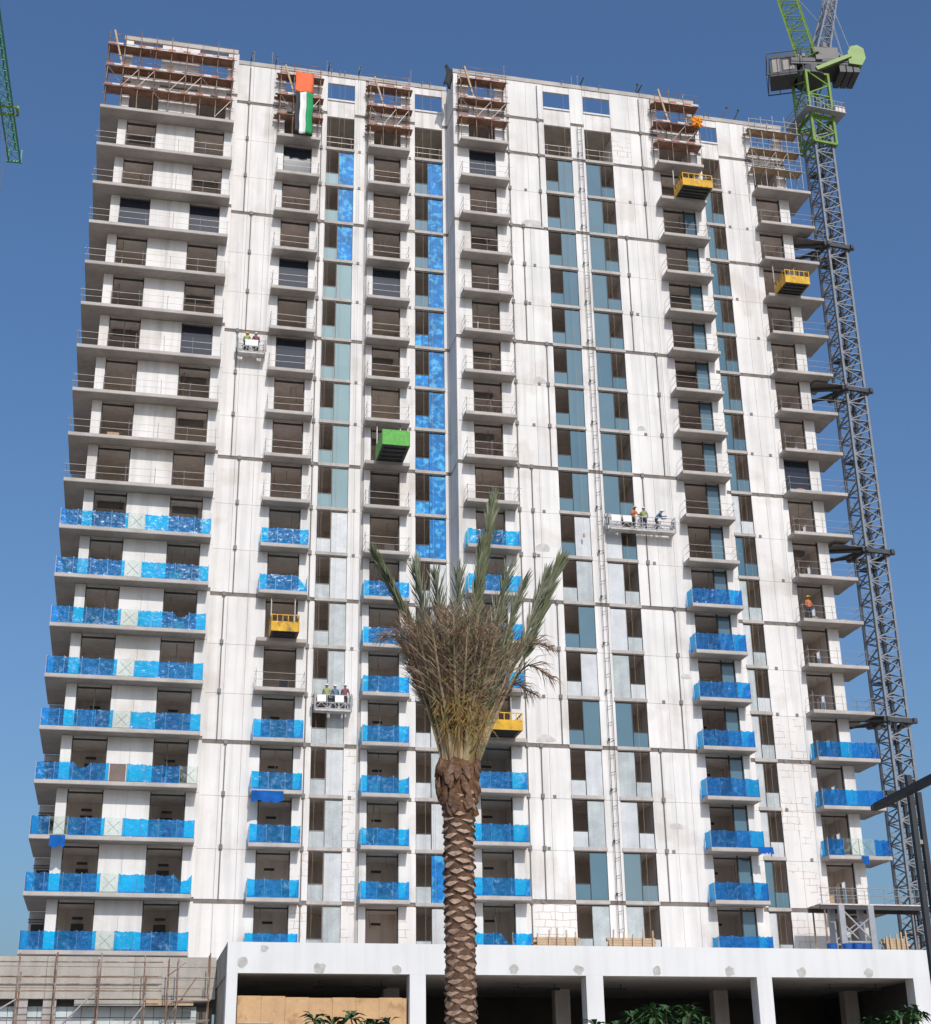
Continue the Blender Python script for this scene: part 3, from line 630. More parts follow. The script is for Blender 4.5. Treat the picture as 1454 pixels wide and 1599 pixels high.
# ------------------------------------------------------------------ people
def person(x, y, z, shirt, helmet, label, bend=0.0, face=0.0, arm=0.5, group=None):
    J = {'pel': (0, 0, .95), 'chest': (0, -.28*bend, 1.32-.10*bend), 'neck': (0, -.40*bend, 1.50-.18*bend), 'head': (0, -.46*bend-.02, 1.66-.24*bend), 'crown': (0, -.48*bend, 1.76-.28*bend)}
    for s, n in ((-1, 'l'), (1, 'r')):
        J['hip'+n] = (.10*s, 0, .90); J['kn'+n] = (.12*s, -.04-.08*bend, .50); J['an'+n] = (.12*s, .02, .09); J['to'+n] = (.14*s, -.16, .04)
        J['sh'+n] = (.19*s, -.36*bend, 1.43-.16*bend); J['el'+n] = (.27*s, -.36*bend-.12*arm, 1.16-.16*bend); J['wr'+n] = (.22*s, -.36*bend-.42*arm, 1.02+.12*arm-.12*bend); J['ha'+n] = (.20*s, -.36*bend-.52*arm, 1.00+.14*arm-.12*bend)
    rad = {'pel': .15, 'chest': .17, 'neck': .065, 'head': .10, 'crown': .075, 'hip': .10, 'kn': .07, 'an': .05, 'to': .045, 'sh': .075, 'el': .05, 'wr': .038, 'ha': .045}
    names = list(J); idx = {n: i for i, n in enumerate(names)}
    ed = [('pel', 'chest'), ('chest', 'neck'), ('neck', 'head'), ('head', 'crown')]
    for n in 'lr': ed += [('pel', 'hip'+n), ('hip'+n, 'kn'+n), ('kn'+n, 'an'+n), ('an'+n, 'to'+n), ('chest', 'sh'+n), ('sh'+n, 'el'+n), ('el'+n, 'wr'+n), ('wr'+n, 'ha'+n)]
    me = bpy.data.meshes.new('body'); me.from_pydata([J[n] for n in names], [(idx[a], idx[b]) for a, b in ed], [])
    o = bpy.data.objects.new('tmp', me); col.objects.link(o)
    o.modifiers.new('s', 'SKIN'); o.modifiers.new('d', 'SUBSURF').levels = 1
    for n, d in zip(names, me.skin_vertices[0].data):
        r = rad[n] if n in rad else rad[n[:-1]]; d.radius = (r, r)
    me.skin_vertices[0].data[0].use_root = True
    ev = o.evaluated_get(bpy.context.evaluated_depsgraph_get()); bm = bpy.data.meshes.new_from_object(ev)
    bpy.data.objects.remove(o)
    for mm in ('trousers', shirt, 'skin'): bm.materials.append(MATS[mm])
    hz = J['neck'][2]
    for p in bm.polygons:
        c = p.center; p.use_smooth = True
        hand = min((c-Vector(J['hal'])).length, (c-Vector(J['har'])).length) < 0.09
        p.material_index = 2 if (c.z > hz or hand) else (1 if c.z > .98-.05*bend or c.y < -.3 else 0)
    t = thing('person', (x, y, z), label, 'person', group); t.rotation_euler = (0, 0, face)
    b = link('body', bm, t, (x, y, z))
    m = MB(); hx, hy, hzz = J['head']
    for j in range(4):
        for i in range(10):
            a = 2*math.pi*i/10; e = j/3*1.45; m.v.append((hx+.125*math.cos(a)*math.cos(e), hy+.145*math.sin(a)*math.cos(e), hzz+.06+.12*math.sin(e)))
    for j in range(3):
        for i in range(10): m.f.append((j*10+i, j*10+(i+1) % 10, j*10+10+(i+1) % 10, j*10+10+i)); m.m.append(0)
    m.f.append(tuple(range(30, 40))); m.m.append(0)
    m.box(hx-.09, hx+.09, hy-.21, hy-.10, hzz+.055, hzz+.07)
    he = m.mesh('helmet', helmet); h = bpy.data.objects.new('helmet', he); col.objects.link(h); h.parent = t
    return t

# ------------------------------------------------------------------ suspended cradles
def cradle(x0, x1, yf, yb, z, label, panels=None, roof=TOP+0.37, h=1.05, sheet_=False, wall=0.0):
    t = thing('suspended_cradle', ((x0+x1)/2, (yf+yb)/2, z), label, 'cradle')
    MB().box(x0, x1, yf, yb, z, z+0.12).build('deck', 'gondola_white', t)
    for nm, y in (('front_rail', yf), ('rear_rail', yb)):
        m = MB()
        for zz in (0.16, 0.55, h): m.bar((x0, y, z+zz), (x1, y, z+zz), 0.028, 5)
        n = max(2, round((x1-x0)/0.75))
        for i in range(n+1):
            x = x0+(x1-x0)*i/n; m.bar((x, y, z+0.1), (x, y, z+h), 0.024, 5)
            if i < n:
                x2 = x0+(x1-x0)*(i+1)/n; xm = (x+x2)/2
                m.bar((x, y, z+0.16), (xm, y, z+0.55), 0.018, 4); m.bar((xm, y, z+0.55), (x2, y, z+0.16), 0.018, 4)
        m.build(nm, 'gondola_white', t)
    if sheet_:
        for (a, b) in sheet_: boxo('mesh_panel', x0+(x1-x0)*a, x0+(x1-x0)*b, yf-0.05, yf-0.035, z+0.58, z+h-0.02, 'flag_white', t)
    for x in (x0-0.05, x1+0.05):
        m = MB(); m.bar((x, yf, z), (x, yf, z+h+0.1), 0.035, 5); m.bar((x, yb, z), (x, yb, z+h+0.1), 0.035, 5); m.bar((x, yf, z+h+0.1), (x, yb, z+h+0.1), 0.035, 5)
        m.bar((x, yf, z+0.05), (x, yb, z+0.05), 0.035, 5); m.box(x-0.12, x+0.12, (yf+yb)/2-0.13, (yf+yb)/2+0.13, z+0.45, z+0.9)
        m.build('end_frame', 'mast_grey', t)
        MB().bar((x, (yf+yb)/2, z+0.9), (x, (yf+yb)/2, roof), 0.010, 4).build('rope', 'pipe_grey', t)
        m = MB().bar((x, (yf+yb)/2-0.1, roof+0.35), (x, (yf+yb)/2+1.6, roof+0.45), 0.05, 4); m.bar((x, (yf+yb)/2, roof-0.02), (x, (yf+yb)/2, roof+0.36), 0.03, 4); m.bar((x, (yf+yb)/2+1.4, roof-0.3), (x, (yf+yb)/2+1.4, roof+0.42), 0.05, 4)
        m.build('roof_bracket', 'dark_steel', t)
    return t
cradle(-6.25, -4.45, -0.95, -0.3, 52.75, 'short white cradle hanging on the blank wall near the corner bay', sheet_=((0.25, 0.75),))
cradle(-0.25, 2.05, -1.0, -0.35, 27.3, 'short white cradle over the film covered window strip', sheet_=((0.05, 0.3), (0.55, 0.8)))
cradle(19.55, 24.25, -3.2, -2.55, 40.45, 'long grey cradle on the forward wall carrying workers', sheet_=((0.02, 0.16), (0.2, 0.33)))
person(21.3, -2.88, 40.57, 'shirt_orange', 'helmet_yellow', 'worker in an orange suit bending over on the long cradle', 0.6, 0.3, 0.8)
person(22.15, -2.85, 40.57, 'shirt_lime', 'helmet_white', 'worker in a lime vest standing upright on the long cradle', 0.0, 2.6, 0.5)
person(23.0, -2.9, 40.57, 'shirt_blue', 'helmet_white', 'worker in grey blue clothes stooping at the far part of the long cradle', 0.9, 1.2, 0.9)
person(0.5, -0.68, 27.42, 'shirt_lime', 'helmet_white', 'worker in a lime vest on the short cradle over the window strip', 0.2, 2.9, 0.6)
person(1.1, -0.66, 27.42, 'shirt_blue', 'helmet_white', 'worker in blue on the short cradle over the window strip', 0.3, 3.3, 0.6)
person(1.7, -0.68, 27.42, 'shirt_plum', 'helmet_white', 'worker in a plum shirt on the short cradle over the window strip', 0.1, 2.7, 0.4)
person(-5.7, -0.62, 52.87, 'shirt_lime', 'helmet_yellow', 'worker in a lime vest on the cradle at the blank wall', 0.3, 2.8, 0.6)
person(-5.0, -0.62, 52.87, 'shirt_plum', 'helmet_white', 'worker in a plum shirt on the cradle at the blank wall', 0.2, 3.4, 0.6)
person(34.6, -1.35, F(6)+0.13, 'shirt_orange', 'helmet_yellow', 'worker in an orange vest standing on a bare balcony near the crane', 0.0, 0.2, 0.3)

# rope-access ladder rail between the two teal window strips
t = thing('cable_ladder', (19.1, RY-0.15, F(-1)+0.1), 'narrow vertical cable ladder between two teal window strips', 'ladder')
for s in (-0.17, 0.17): MB().bar((19.05+s, RY-0.2, F(-1)+0.3), (19.05+s, RY-0.2, 74.6), 0.022, 5).build('ladder_rail', 'dark_frame', t)
m = MB(); z = F(-1)+0.5; i = 0
while z < 74.5:
    m.bar((18.88, RY-0.2, z), (19.22, RY-0.2, z+0.12), 0.02, 4)
    if i % 3 == 0: m.bar((18.88, RY-0.2, z), (18.88, RY-0.005, z), 0.03, 4); m.bar((19.22, RY-0.2, z), (19.22, RY-0.005, z), 0.03, 4); m.box(18.80, 18.92, RY-0.26, RY-0.14, z-0.09, z+0.09)
    z += 1.1; i += 1
m.build('rung', 'dark_frame', t)
P_, B_, T1, T2, N_ = 'the pale green glass strip', 'the strip sheeted in blue', 'the teal strip left of the cable ladder', 'the teal strip under the long cradle', 'the narrow teal strip beside the plain end pier'
for x, Y, a, b, w_ in ((0.55, LY, 12.2, 78.6, P_), (0.95, LY, 12.2, 78.6, P_), (7.05, LY, 12.2, 78.6, B_), (7.7, LY, 12.2, 78.6, B_), (17.8, RY, 40, 78.6, T1), (20.9, RY, 12.2, 78.6, T2), (30.35, PY, 12.2, 78.6, N_), (30.75, PY, 12.2, 78.6, N_), (-0.1, LY, 12.2, 78.6, P_)):
    m = MB().bar((x, Y-0.35, a), (x, Y-0.33, b), 0.008, 4); m.bar((x, Y-0.33, b), (x, Y+0.5, b+0.03), 0.04, 4); m.box(x-0.06, x+0.06, Y-0.4, Y-0.28, a-0.1, a+0.15)
    tag(m.build('safety_rope', 'pale_plank'), 'pale rope hanging down before ' + w_, 'rope', 'ropes hanging down the facade')

# ------------------------------------------------------------------ tower crane
def lattice(mb, w, h, n, leg=0.09, lace=0.04, w2=None, mi=0):
    """one square lattice section standing on z=0, n panels"""
    w2 = w2 or w
    c = [(-1, -1), (1, -1), (1, 1), (-1, 1)]
    def P(i, t): ww = (w+(w2-w)*t)/2; return (c[i][0]*ww, c[i][1]*ww, h*t)
    for i in range(4):
        mb.bar(P(i, 0), P(i, 1), leg, 4, mi=mi)
        j = (i+1) % 4
        for s in range(n):
            a, b = s/n, (s+1)/n
            mb.bar(P(i, a), P(j, a), lace, 4)
            mb.bar(P(i, a), P(j, (a+b)/2), lace, 4); mb.bar(P(j, (a+b)/2), P(i, b), lace, 4)
    return mb
CX, CY, CR = 40.75, 0.2, R_(5)
def unrot(v): return Matrix.Rotation(-CR, 3, 'Z') @ Vector(v)
crane = thing('tower_crane', (CX, CY, 9.9), 'tall grey lattice tower crane with green head beside the tower', 'crane')
crane.rotation_euler = (0, 0, CR)
def cpart(name, mb, m, x=0, y=0, z=0, rot=None, me=None):
    me = me or mb.mesh(name, m); o = bpy.data.objects.new(name, me); col.objects.link(o); o.parent = crane; o.location = (x, y, z-9.9)
    if rot: o.rotation_euler = rot
    return o
SH = 2.9
sec = lattice(MB(), 1.62, SH, 2, 0.125, 0.06).mesh('mast_section', 'crane_mast')
nsec = int((79.5-9.9)/SH)
for i in range(nsec): cpart('mast_section', None, None, 0, 0, 9.9+SH*i, me=sec)
m = MB()
for s in (-0.28, 0.28): m.bar((s, 0.15, 0), (s, 0.15, 70), 0.05, 4)
for i in range(190): m.bar((-0.28, 0.15, 0.3+i*0.366), (0.28, 0.15, 0.3+i*0.366), 0.03, 4)
m.bar((0.45, 0.45, 0), (0.45, 0.45, 70), 0.13, 6)
cpart('mast_ladder', m, 'dark_steel', 0, 0, 9.9)
for i in range(8): cpart('rest_deck', MB().box(-0.75, 0.2, -0.2, 0.75, 0, 0.06), 'dark_steel', 0, 0, 14+8.7*i)
# climbing frame
zc = 77.4
m = lattice(MB(), 2.1, 7.2, 3, 0.15, 0.07)
for zz in (0.0, 2.6, 7.1):
    for i in range(4):
        c = [(-1.05, -1.05), (1.05, -1.05), (1.05, 1.05), (-1.05, 1.05)]
        a, b = c[i], c[(i+1) % 4]; m.bar((*a, zz), (*b, zz), 0.14, 4)
cpart('climbing_frame', m, 'crane_green', 0, 0, zc)
m = MB()
for a in (-1.85, 1.22): m.box(a, a+0.63, -1.85, 1.85, 0, 0.07)
m.box(-1.21, 1.21, -1.85, -1.22, 0, 0.07); m.box(-1.21, 1.21, 1.22, 1.85, 0, 0.07)
for zz in (0.55, 1.05):
    for i in range(4):
        c = [(-1.83, -1.83), (1.83, -1.83), (1.83, 1.83), (-1.83, 1.83)]; a, b = c[i], c[(i+1) % 4]; m.bar((*a, zz), (*b, zz), 0.025, 4)
for i in range(12):
    t_ = -1.83+3.66*i/11
    for q in ((t_, -1.83), (t_, 1.83), (-1.83, t_), (1.83, t_)): m.bar((*q, 0), (*q, 1.05), 0.022, 4)
deck = m.mesh('work_deck', 'mast_grey')
cpart('work_deck', None, None, 0, 0, zc+2.75, me=deck)
cpart('tool_box', MB().box(0, 0.9, -0.3, 0.3, 0, 0.5).box(-0.02, 0.92, -0.32, 0.32, 0.505, 0.56), 'toe_white', 0.9, -1.5, zc+2.83)
# slewing ring, deck, cab, winches, jib
m = MB()
for i in range(16):
    a = 2*math.pi*i/16; b = 2*math.pi*(i+1)/16
    m.quad((1.35*math.cos(a), 1.35*math.sin(a), 0), (1.35*math.cos(b), 1.35*math.sin(b), 0), (1.25*math.cos(b), 1.25*math.sin(b), 0.9), (1.25*math.cos(a), 1.25*math.sin(a), 0.9))
    m.quad((0, 0, 0), (1.35*math.cos(b), 1.35*math.sin(b), 0), (1.35*math.cos(a), 1.35*math.sin(a), 0), (0, 0, 0.0))
cpart('slewing_ring', m, 'dark_steel', 0, 0, 84.4)
m = MB().box(-1.9, 4.2, -1.15, 1.15, 0, 0.22).box(-1.9, 4.2, -1.2, -1.0, 0.222, 0.6).box(-1.9, 4.2, 1.0, 1.2, 0.222, 0.6)
cpart('machine_deck', m, 'dark_steel', 0, 0, 85.35, (0, 0, R_(-14)))
m = MB(); pr = [(3.1, -0.2), (4.2, -0.35), (4.6, 0.4), (4.5, 1.4), (4.0, 1.75), (3.4, 1.6), (3.1, 1.0)]
m.v = [(x, -1.3, z) for x, z in pr] + [(x, 1.3, z) for x, z in pr]; n_ = len(pr)
m.f = [tuple(range(n_)), tuple(reversed(range(n_, 2*n_)))] + [(i, i+n_, (i+1) % n_+n_, (i+1) % n_) for i in range(n_)]; m.m = [0]*len(m.f)
cpart('winch_housing', m, 'crane_green', 0, 0, 85.6, (0, 0, R_(-14)))
m = MB().bar((0.2, -1.25, -0.6), (3.3, -1.25, 0.9), 0.24, 4).bar((0.2, 1.25, -0.6), (3.3, 1.25, 0.9), 0.24, 4)
cpart('deck_strut', m, 'crane_green', 0, 0, 85.3, (0, 0, R_(-14)))
m = MB()
for i in range(3): m.box(2.3+0.6*i, 2.8+0.6*i, -1.1, 1.1, -0.75, -0.02)
cpart('counterweight', m, 'dark_steel', 0, 0, 85.4, (0, 0, R_(-14)))
m = MB().box(0.2, 2.4, -0.95, 0.95, 0.3, 1.7)
for y in (-0.7, 0, 0.7): m.bar((1.3, y, 1.7), (1.3, y, 2.2), 0.3, 8)
cpart('winch', m, 'pipe_grey', 0, 0, 85.6, (0, 0, R_(-14)))
m = MB().box(-4.1, -1.9, -1.1, 0.9, 0, 2.1)
cpart('cab', m, 'dark_steel', 0.6, -0.6, 84.4, (0, 0, R_(-28)))
m = MB().box(-3.9, -3.2, -1.14, -1.11, 0.35, 1.7).box(-3.0, -2.1, -1.14, -1.11, 0.5, 1.5).box(-4.14, -4.11, -0.8, 0.6, 0.4, 1.7)
cpart('cab_window', m, 'concrete', 0.6, -0.6, 84.4, (0, 0, R_(-28)))
m = MB()
for zz in (0.0, 2.2):
    for y in (-1.5, 1.3): m.bar((-4.3, y, zz), (-1.4, y, zz), 0.05, 4)
    for x in (-4.3, -1.4): m.bar((x, -1.5, zz), (x, 1.3, zz), 0.05, 4)
for x in (-4.3, -3.3, -2.3, -1.4): m.bar((x, -1.5, 0), (x, -1.5, 2.2), 0.04, 4); m.bar((x, 1.3, 0), (x, 1.3, 2.2), 0.04, 4)
cpart('cab_cage', m, 'dark_steel', 0.6, -0.6, 84.3, (0, 0, R_(-28)))
jr = unrot((-0.12, 0.10, 1)).to_track_quat('Z', 'Y').to_euler()
cpart('jib', lattice(MB(), 1.5, 26, 15, 0.10, 0.045), 'crane_green', -0.1, -0.3, 86.2, jr)
ar = unrot((0.30, 0.05, 1)).to_track_quat('Z', 'Y').to_euler()
cpart('back_mast', lattice(MB(), 1.35, 9.5, 6, 0.11, 0.05, 0.7), 'crane_mast', 0.9, 0.3, 86.0, ar)
m = MB()
for y in (-0.6, 0.6): m.bar((4.2, y, 87.3-86), (2.4, y*0.5, 95.2-86), 0.035, 5); m.bar((3.2, y, 87-86), (2.3, y*0.4, 95.2-86), 0.025, 5)
m.bar((-2.4, 0, 97-86), (2.3, 0, 95.2-86), 0.03, 5); m.bar((-2.1, 0.3, 96-86), (1.6, 0.2, 91.5-86), 0.03, 5)
cpart('stay_rope', m, 'mast_grey', 0, 0, 86)
rr = random.Random(23); m = MB()
for i in range(34):
    x = rr.uniform(-1.8, 3.4); y = rr.uniform(-1.25, 1.2); z = rr.uniform(0.2, 1.3); a_ = rr.uniform(0.1, 0.35)
    if i % 3: m.box(x-a_, x+a_, y-a_*.6, y+a_*.6, z-0.2, z+a_)
    else: m.bar((x, y, z-0.3), (x+rr.uniform(-1.2, 1.2), y+rr.uniform(-.5, .5), z+rr.uniform(0.4, 1.6)), 0.05, 5)
cpart('hoist_gear', m, 'pipe_grey', 0, 0, 85.6, (0, 0, R_(-14)))
# ties to the building
for i, z in enumerate((67.2, 54.3, 41.0, 28.3)):
    m = MB()
    for s in (-1, 1): m.box(-1.35, 1.35, s*1.05-0.12, s*1.05+0.12, 0, 0.32); m.box(s*1.05-0.12, s*1.05+0.12, -1.35, 1.35, 0.002, 0.318)
    cpart('mast_collar', m, 'dark_steel', 0, 0, z)
    o = bpy.data.objects.new('mast_tie', MB().bar((CX-0.9, CY+0.5, z+0.15), (37.3, 2.2, z+0.25), 0.14, 5).bar((CX-0.9, CY-0.8, z+0.15), (37.3, 3.6, z+0.25), 0.14, 5).bar((CX-0.9, CY-0.9, z+0.16), (37.1, 0.2, z+0.2), 0.14, 5).mesh('mast_tie', 'dark_steel'))
    col.objects.link(o); o.parent = crane; o.matrix_parent_inverse = (Matrix.Translation((CX, CY, 9.9)) @ Matrix.Rotation(CR, 4, 'Z')).inverted()
    m = MB()
    for j in range(4): m.box(37.25, CX-1.0, -1.0+0.32*j, -0.72+0.32*j, z+0.36, z+0.42)
    for xx in (37.6, 38.6, 39.5): m.bar((xx, -1.02, z+0.36), (xx, -1.02, z+1.4), 0.025, 4)
    for zz in (0.9, 1.35): m.bar((37.3, -1.02, z+zz), (CX-1.0, -1.02, z+zz), 0.022, 4)
    o = bpy.data.objects.new('tie_walkway', m.mesh('tie_walkway', 'pipe_grey')); col.objects.link(o); o.parent = crane
    o.matrix_parent_inverse = (Matrix.Translation((CX, CY, 9.9)) @ Matrix.Rotation(CR, 4, 'Z')).inverted()

# the second crane's jib overhead on the left
t = thing('crane_jib', (-26.9, 22, 90), 'long dark green lattice crane jib reaching over from the left', 'crane jib')
A = Vector((-26.75, 33.0, 90)); B = Vector((-28.6, -30.0, 90.0)); d = (B-A).normalized(); sd_ = Vector((d.y, -d.x, 0))
def jp(s, u, h): return A + d*s + sd_*u + Vector((0, 0, h))
L_ = (B-A).length; n = 42
for nm, u, h in (('chord', -0.55, 0), ('chord', 0.55, 0), ('chord', 0, 1.25)):
    MB().bar(jp(0, u, h), jp(L_, u, h), 0.085, 6).build(nm, 'jib_green', t)
m = MB()
for i in range(n):
    a, b = L_*i/n, L_*(i+1)/n; c = (a+b)/2
    m.bar(jp(a, -0.55, 0), jp(a, 0.55, 0), 0.045, 4)
    m.bar(jp(a, -0.55, 0), jp(b, 0.55, 0), 0.04, 4)
    for u in (-0.55, 0.55): m.bar(jp(a, u, 0), jp(c, 0, 1.25), 0.045, 4); m.bar(jp(c, 0, 1.25), jp(b, u, 0), 0.045, 4)
m.build('lacing', 'jib_green', t)
m = MB().bar(jp(-0.05, -0.75, -0.1), jp(-0.05, 0.75, -0.1), 0.12, 6)
m.bar(jp(0, -0.6, 0), jp(0, -0.6, 1.3), 0.08, 4); m.bar(jp(0, 0.6, 0), jp(0, 0.6, 1.3), 0.08, 4); m.build('jib_end', 'jib_green', t)
m = MB()
for s in (7.4, 8.6): m.bar(jp(s, -0.95, -0.15), jp(s, 0.95, -0.15), 0.11, 5)
for u in (-0.95, 0.95): m.bar(jp(7.4, u, -0.15), jp(8.6, u, -0.15), 0.11, 5); m.bar(jp(8.0, u, -0.2), jp(8.0, u, 0.4), 0.14, 6)
m.build('trolley', 'crane_green', t)
MB().bar(jp(8.0, -0.3, -0.3), jp(8.0, -0.3, -55), 0.035, 4).bar(jp(8.0, 0.3, -0.3), jp(8.0, 0.3, -55), 0.03, 4).build('hoist_rope', 'dark_steel', t)

# ------------------------------------------------------------------ podium
PYF = -14.0
pod = thing('car_park_podium', (13.5, -8, 0), 'white podium with open parking bays in front of the tower', 'podium')
MB().box(-5.98, 33.3, PYF, PYF+0.45, 9.78, 11.32).build('parapet_beam', 'white_paint', pod)
MB().box(-5.98, -5.6, PYF+0.452, -1.2, 9.78, 11.32).build('side_parapet', 'board_concrete', pod)
MB().box(32.95, 33.3, PYF+0.452, -0.9, 9.78, 11.32).build('side_parapet', 'white_paint', pod)
MB().box(-5.59, 32.94, PYF+0.455, 13, 9.80, 10.25).build('roof_slab', 'room', pod)
for x0, x1 in ((-5.97, -5.42), (3.51, 4.36), (13.10, 14.05), (22.87, 23.75), (32.25, 33.29)):
    MB().box(x0, x1, PYF+0.002, PYF+0.95, 0, 9.778).build('column', 'white_paint', pod)
for x in (3.9, 14.0, 23.8, 32.2):
    for y in (-6.2,): MB().box(x-0.45, x+0.45, y, y+0.7, 0, 9.79).build('column', 'room', pod)
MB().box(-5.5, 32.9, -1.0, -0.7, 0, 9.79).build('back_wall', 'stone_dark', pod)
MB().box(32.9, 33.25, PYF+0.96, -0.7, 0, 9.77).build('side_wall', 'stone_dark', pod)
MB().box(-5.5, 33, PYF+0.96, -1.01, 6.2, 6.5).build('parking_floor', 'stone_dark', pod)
MB().box(-5.9, 33.2, PYF+0.25, PYF+0.5, 0, 7.2).build('lower_wall', 'white_paint', pod)
MB().box(-5.9, -5.6, PYF+0.96, -4.2, 0, 9.77).build('side_wall', 'board_concrete', pod)
random.seed(11)
for x, z, r in ((-5.2, 10.30, 0.30), (-1.2, 10.02, 0.32), (2.85, 10.0, 0.28), (9.1, 10.08, 0.27), (12.7, 10.08, 0.28), (17.1, 10.05, 0.28), (21.3, 10.08, 0.3), (25.55, 10.03, 0.3), (29.6, 10.03, 0.3), (-4.1, 11.0, 0.2)):
    m = MB(); n = 12; pts = []
    for i in range(n):
        a = 2*math.pi*i/n; rr = r*random.uniform(0.75, 1.15); pts.append((x+rr*math.cos(a), z+rr*math.sin(a)*0.95))
    pts = [(px, max(9.80, min(11.3, pz))) for px, pz in pts]
    m.v = [(px, PYF-0.006, pz) for px, pz in pts] + [(px, PYF-0.0005, pz) for px, pz in pts]
    m.f = [tuple(range(n))] + [(i, i+n, (i+1) % n+n, (i+1) % n) for i in range(n)]; m.m = [0]*len(m.f)
    m.build('repair_patch', 'patch', pod)
# ceiling pipes in the bays
for x0, x1, y in ((10.2, 12.9, -9.5), (14.3, 16.8, -9.5), (28.5, 32.0, -10.5), (-1, 3.0, -9.8)):
    MB().bar((x0, y, 9.5), (x1, y, 9.5), 0.07, 6).bar((x0+0.3, y, 9.5), (x0+0.3, y, 9.79), 0.03, 4).bar((x1-0.3, y, 9.5), (x1-0.3, y, 9.79), 0.03, 4).build('ceiling_pipe', 'dark_steel', pod)
# plywood hoarding in the first bay
hb = thing('plywood_hoarding', (-0.9, PYF+0.6, 7.2), 'tan plywood hoarding closing the first parking bay', 'hoarding')
x = -5.35; i = 0
while x < 3.35:
    wdt = min(1.22, 3.42-x); dz = 0.0 if i > 1 else 0.06
    boxo('plywood_panel', x+0.006, x+wdt-0.006, PYF+0.42+random.uniform(-.02, .02), PYF+0.44, 6.6, 8.62+dz+random.uniform(-.015, .03), 'plywood', hb); x += 1.22; i += 1
m = MB()
for xx in (-4.1, -1.7, 0.8, 3.2): m.box(xx-0.04, xx+0.04, PYF+0.46, PYF+0.54, 6.6, 8.55)
m.build('stud', 'lumber', hb)
MB().box(-5.3, -3.5, PYF+0.30, PYF+0.395, 7.35, 7.43).build('batten', 'lumber', hb)
# clutter on the podium roof
def stack(label, x0, x1, y, z, n, m='lumber', group=None):
    t = thing('timber_stack', ((x0+x1)/2, y, z), label, 'timber stack', group)
    for i in range(n):
        a = x0+random.uniform(0, .3); b = x1-random.uniform(0, .3); zz = z+0.14*(i//3); yy = y+0.2*(i % 3)
        boxo('timber', round(a, 1), round(b, 1), yy, yy+0.17, zz, zz+0.13, m, t)
    for i in range(5):
        xx = x0+(x1-x0)*(i+0.5)/5; MB().bar((xx, y-0.1, z), (xx+random.uniform(-.1, .1), y-0.1, z+0.14*(n//3)+random.uniform(0.1, 0.5)), 0.05, 4).build('stake', m, t)
stack('timber stack on the podium roof below the cracked wall', 10.6, 13.3, -12.7, 10.26, 36)
stack('timber stack on the podium roof below the teal windows', 14.8, 17.7, -12.7, 10.26, 36)
stack('timber pile at the far end of the podium roof by the lamp', 31.2, 32.9, -12.9, 10.26, 39)
tag(MB().box(-0.6, 8.9, -1.6, -1.35, 10.26, 12.35).box(-0.65, 8.95, -1.65, -1.3, 12.352, 12.42).build('low_wall', 'concrete'), 'low grey concrete wall on the podium roof before the tower foot', 'wall')
def drum(x, y, label):
    m = MB(); n = 14; prof = [(0.28, 0), (0.3, 0.02), (0.3, 0.28), (0.315, 0.3), (0.3, 0.32), (0.3, 0.58), (0.315, 0.6), (0.3, 0.62), (0.3, 0.88), (0.27, 0.9)]
    for r, z in prof:
        for i in range(n): a = 2*math.pi*i/n; m.v.append((x+r*math.cos(a), y+r*math.sin(a), 10.98+z))
    for j in range(len(prof)-1):
        for i in range(n): m.f.append((j*n+i, j*n+(i+1) % n, (j+1)*n+(i+1) % n, (j+1)*n+i)); m.m.append(0)
    m.f.append(tuple((len(prof)-1)*n+i for i in range(n))); m.m.append(0)
    tag(m.build('drum', 'drum_blue'), label, 'drum', 'blue drums on the podium roof')
pl = thing('site_bench', (29.5, -11.9, 10.26), 'grey steel bench carrying blue drums behind the podium parapet', 'bench')
MB().box(28.2, 31.0, -12.4, -11.4, 10.88, 10.978).build('bench_top', 'mast_grey', pl)
for x in (28.3, 29.6, 30.9): MB().box(x-0.06, x+0.06, -12.3, -11.5, 10.26, 10.878).build('leg', 'mast_grey', pl)
for x in (28.55, 29.5, 30.15, 30.7): drum(x, -11.9, 'blue plastic drum standing on the steel bench')
# steel trestle and access walkway at the right bay
tr = thing('steel_trestle', (33.9, -4.4, 10.26), 'grey braced steel trestle standing on the podium roof', 'trestle')
for x in (32.75, 34.75):
    for y in (-5.0, -3.6): MB().box(x-0.19, x+0.19, y-0.12, y+0.12, 10.26, 15.1).build('leg', 'mast_grey', tr)
for y in (-5.0, -3.6):
    MB().bar((32.75, y, 14.9), (34.75, y, 12.9), 0.06, 4).bar((34.75, y-0.02, 14.4), (32.75, y-0.02, 13.0), 0.05, 4).bar((32.75, y, 12.85), (34.75, y, 12.85), 0.07, 4).bar((32.75, y, 11.2), (34.75, y, 11.2), 0.07, 4).build('brace', 'mast_grey', tr)
wk = thing('access_walkway', (36, -3.5, 15.2), 'pinkish plank access walkway leading to the crane mast', 'walkway')
for i in range(5): boxo('plank', 31.6, 39.4, -4.6+0.42*i, -4.2+0.42*i, 15.16, 15.24, 'toe_white' if i % 2 == 0 else 'pale_plank', wk)
MB().box(31.6, 39.4, -4.55, -4.4, 14.9, 15.158).box(31.6, 39.4, -2.8, -2.65, 14.9, 15.158).build('beam', 'dark_steel', wk)
m = MB()
for i in range(8): m.bar((31.7+1.08*i, -4.6, 15.2), (31.7+1.08*i, -4.6, 16.3), 0.025, 5)
for zz in (15.75, 16.2): m.bar((31.6, -4.6, zz), (39.4, -4.6, zz), 0.022, 5)
m.build('guard_rail', 'steel_tube', wk)
for x in (31.9, 39.0):
    for y in (-4.45, -2.75): MB().bar((x, y, 10.26), (x, y, 14.9), 0.06, 6).build('leg', 'rust_tube', wk)

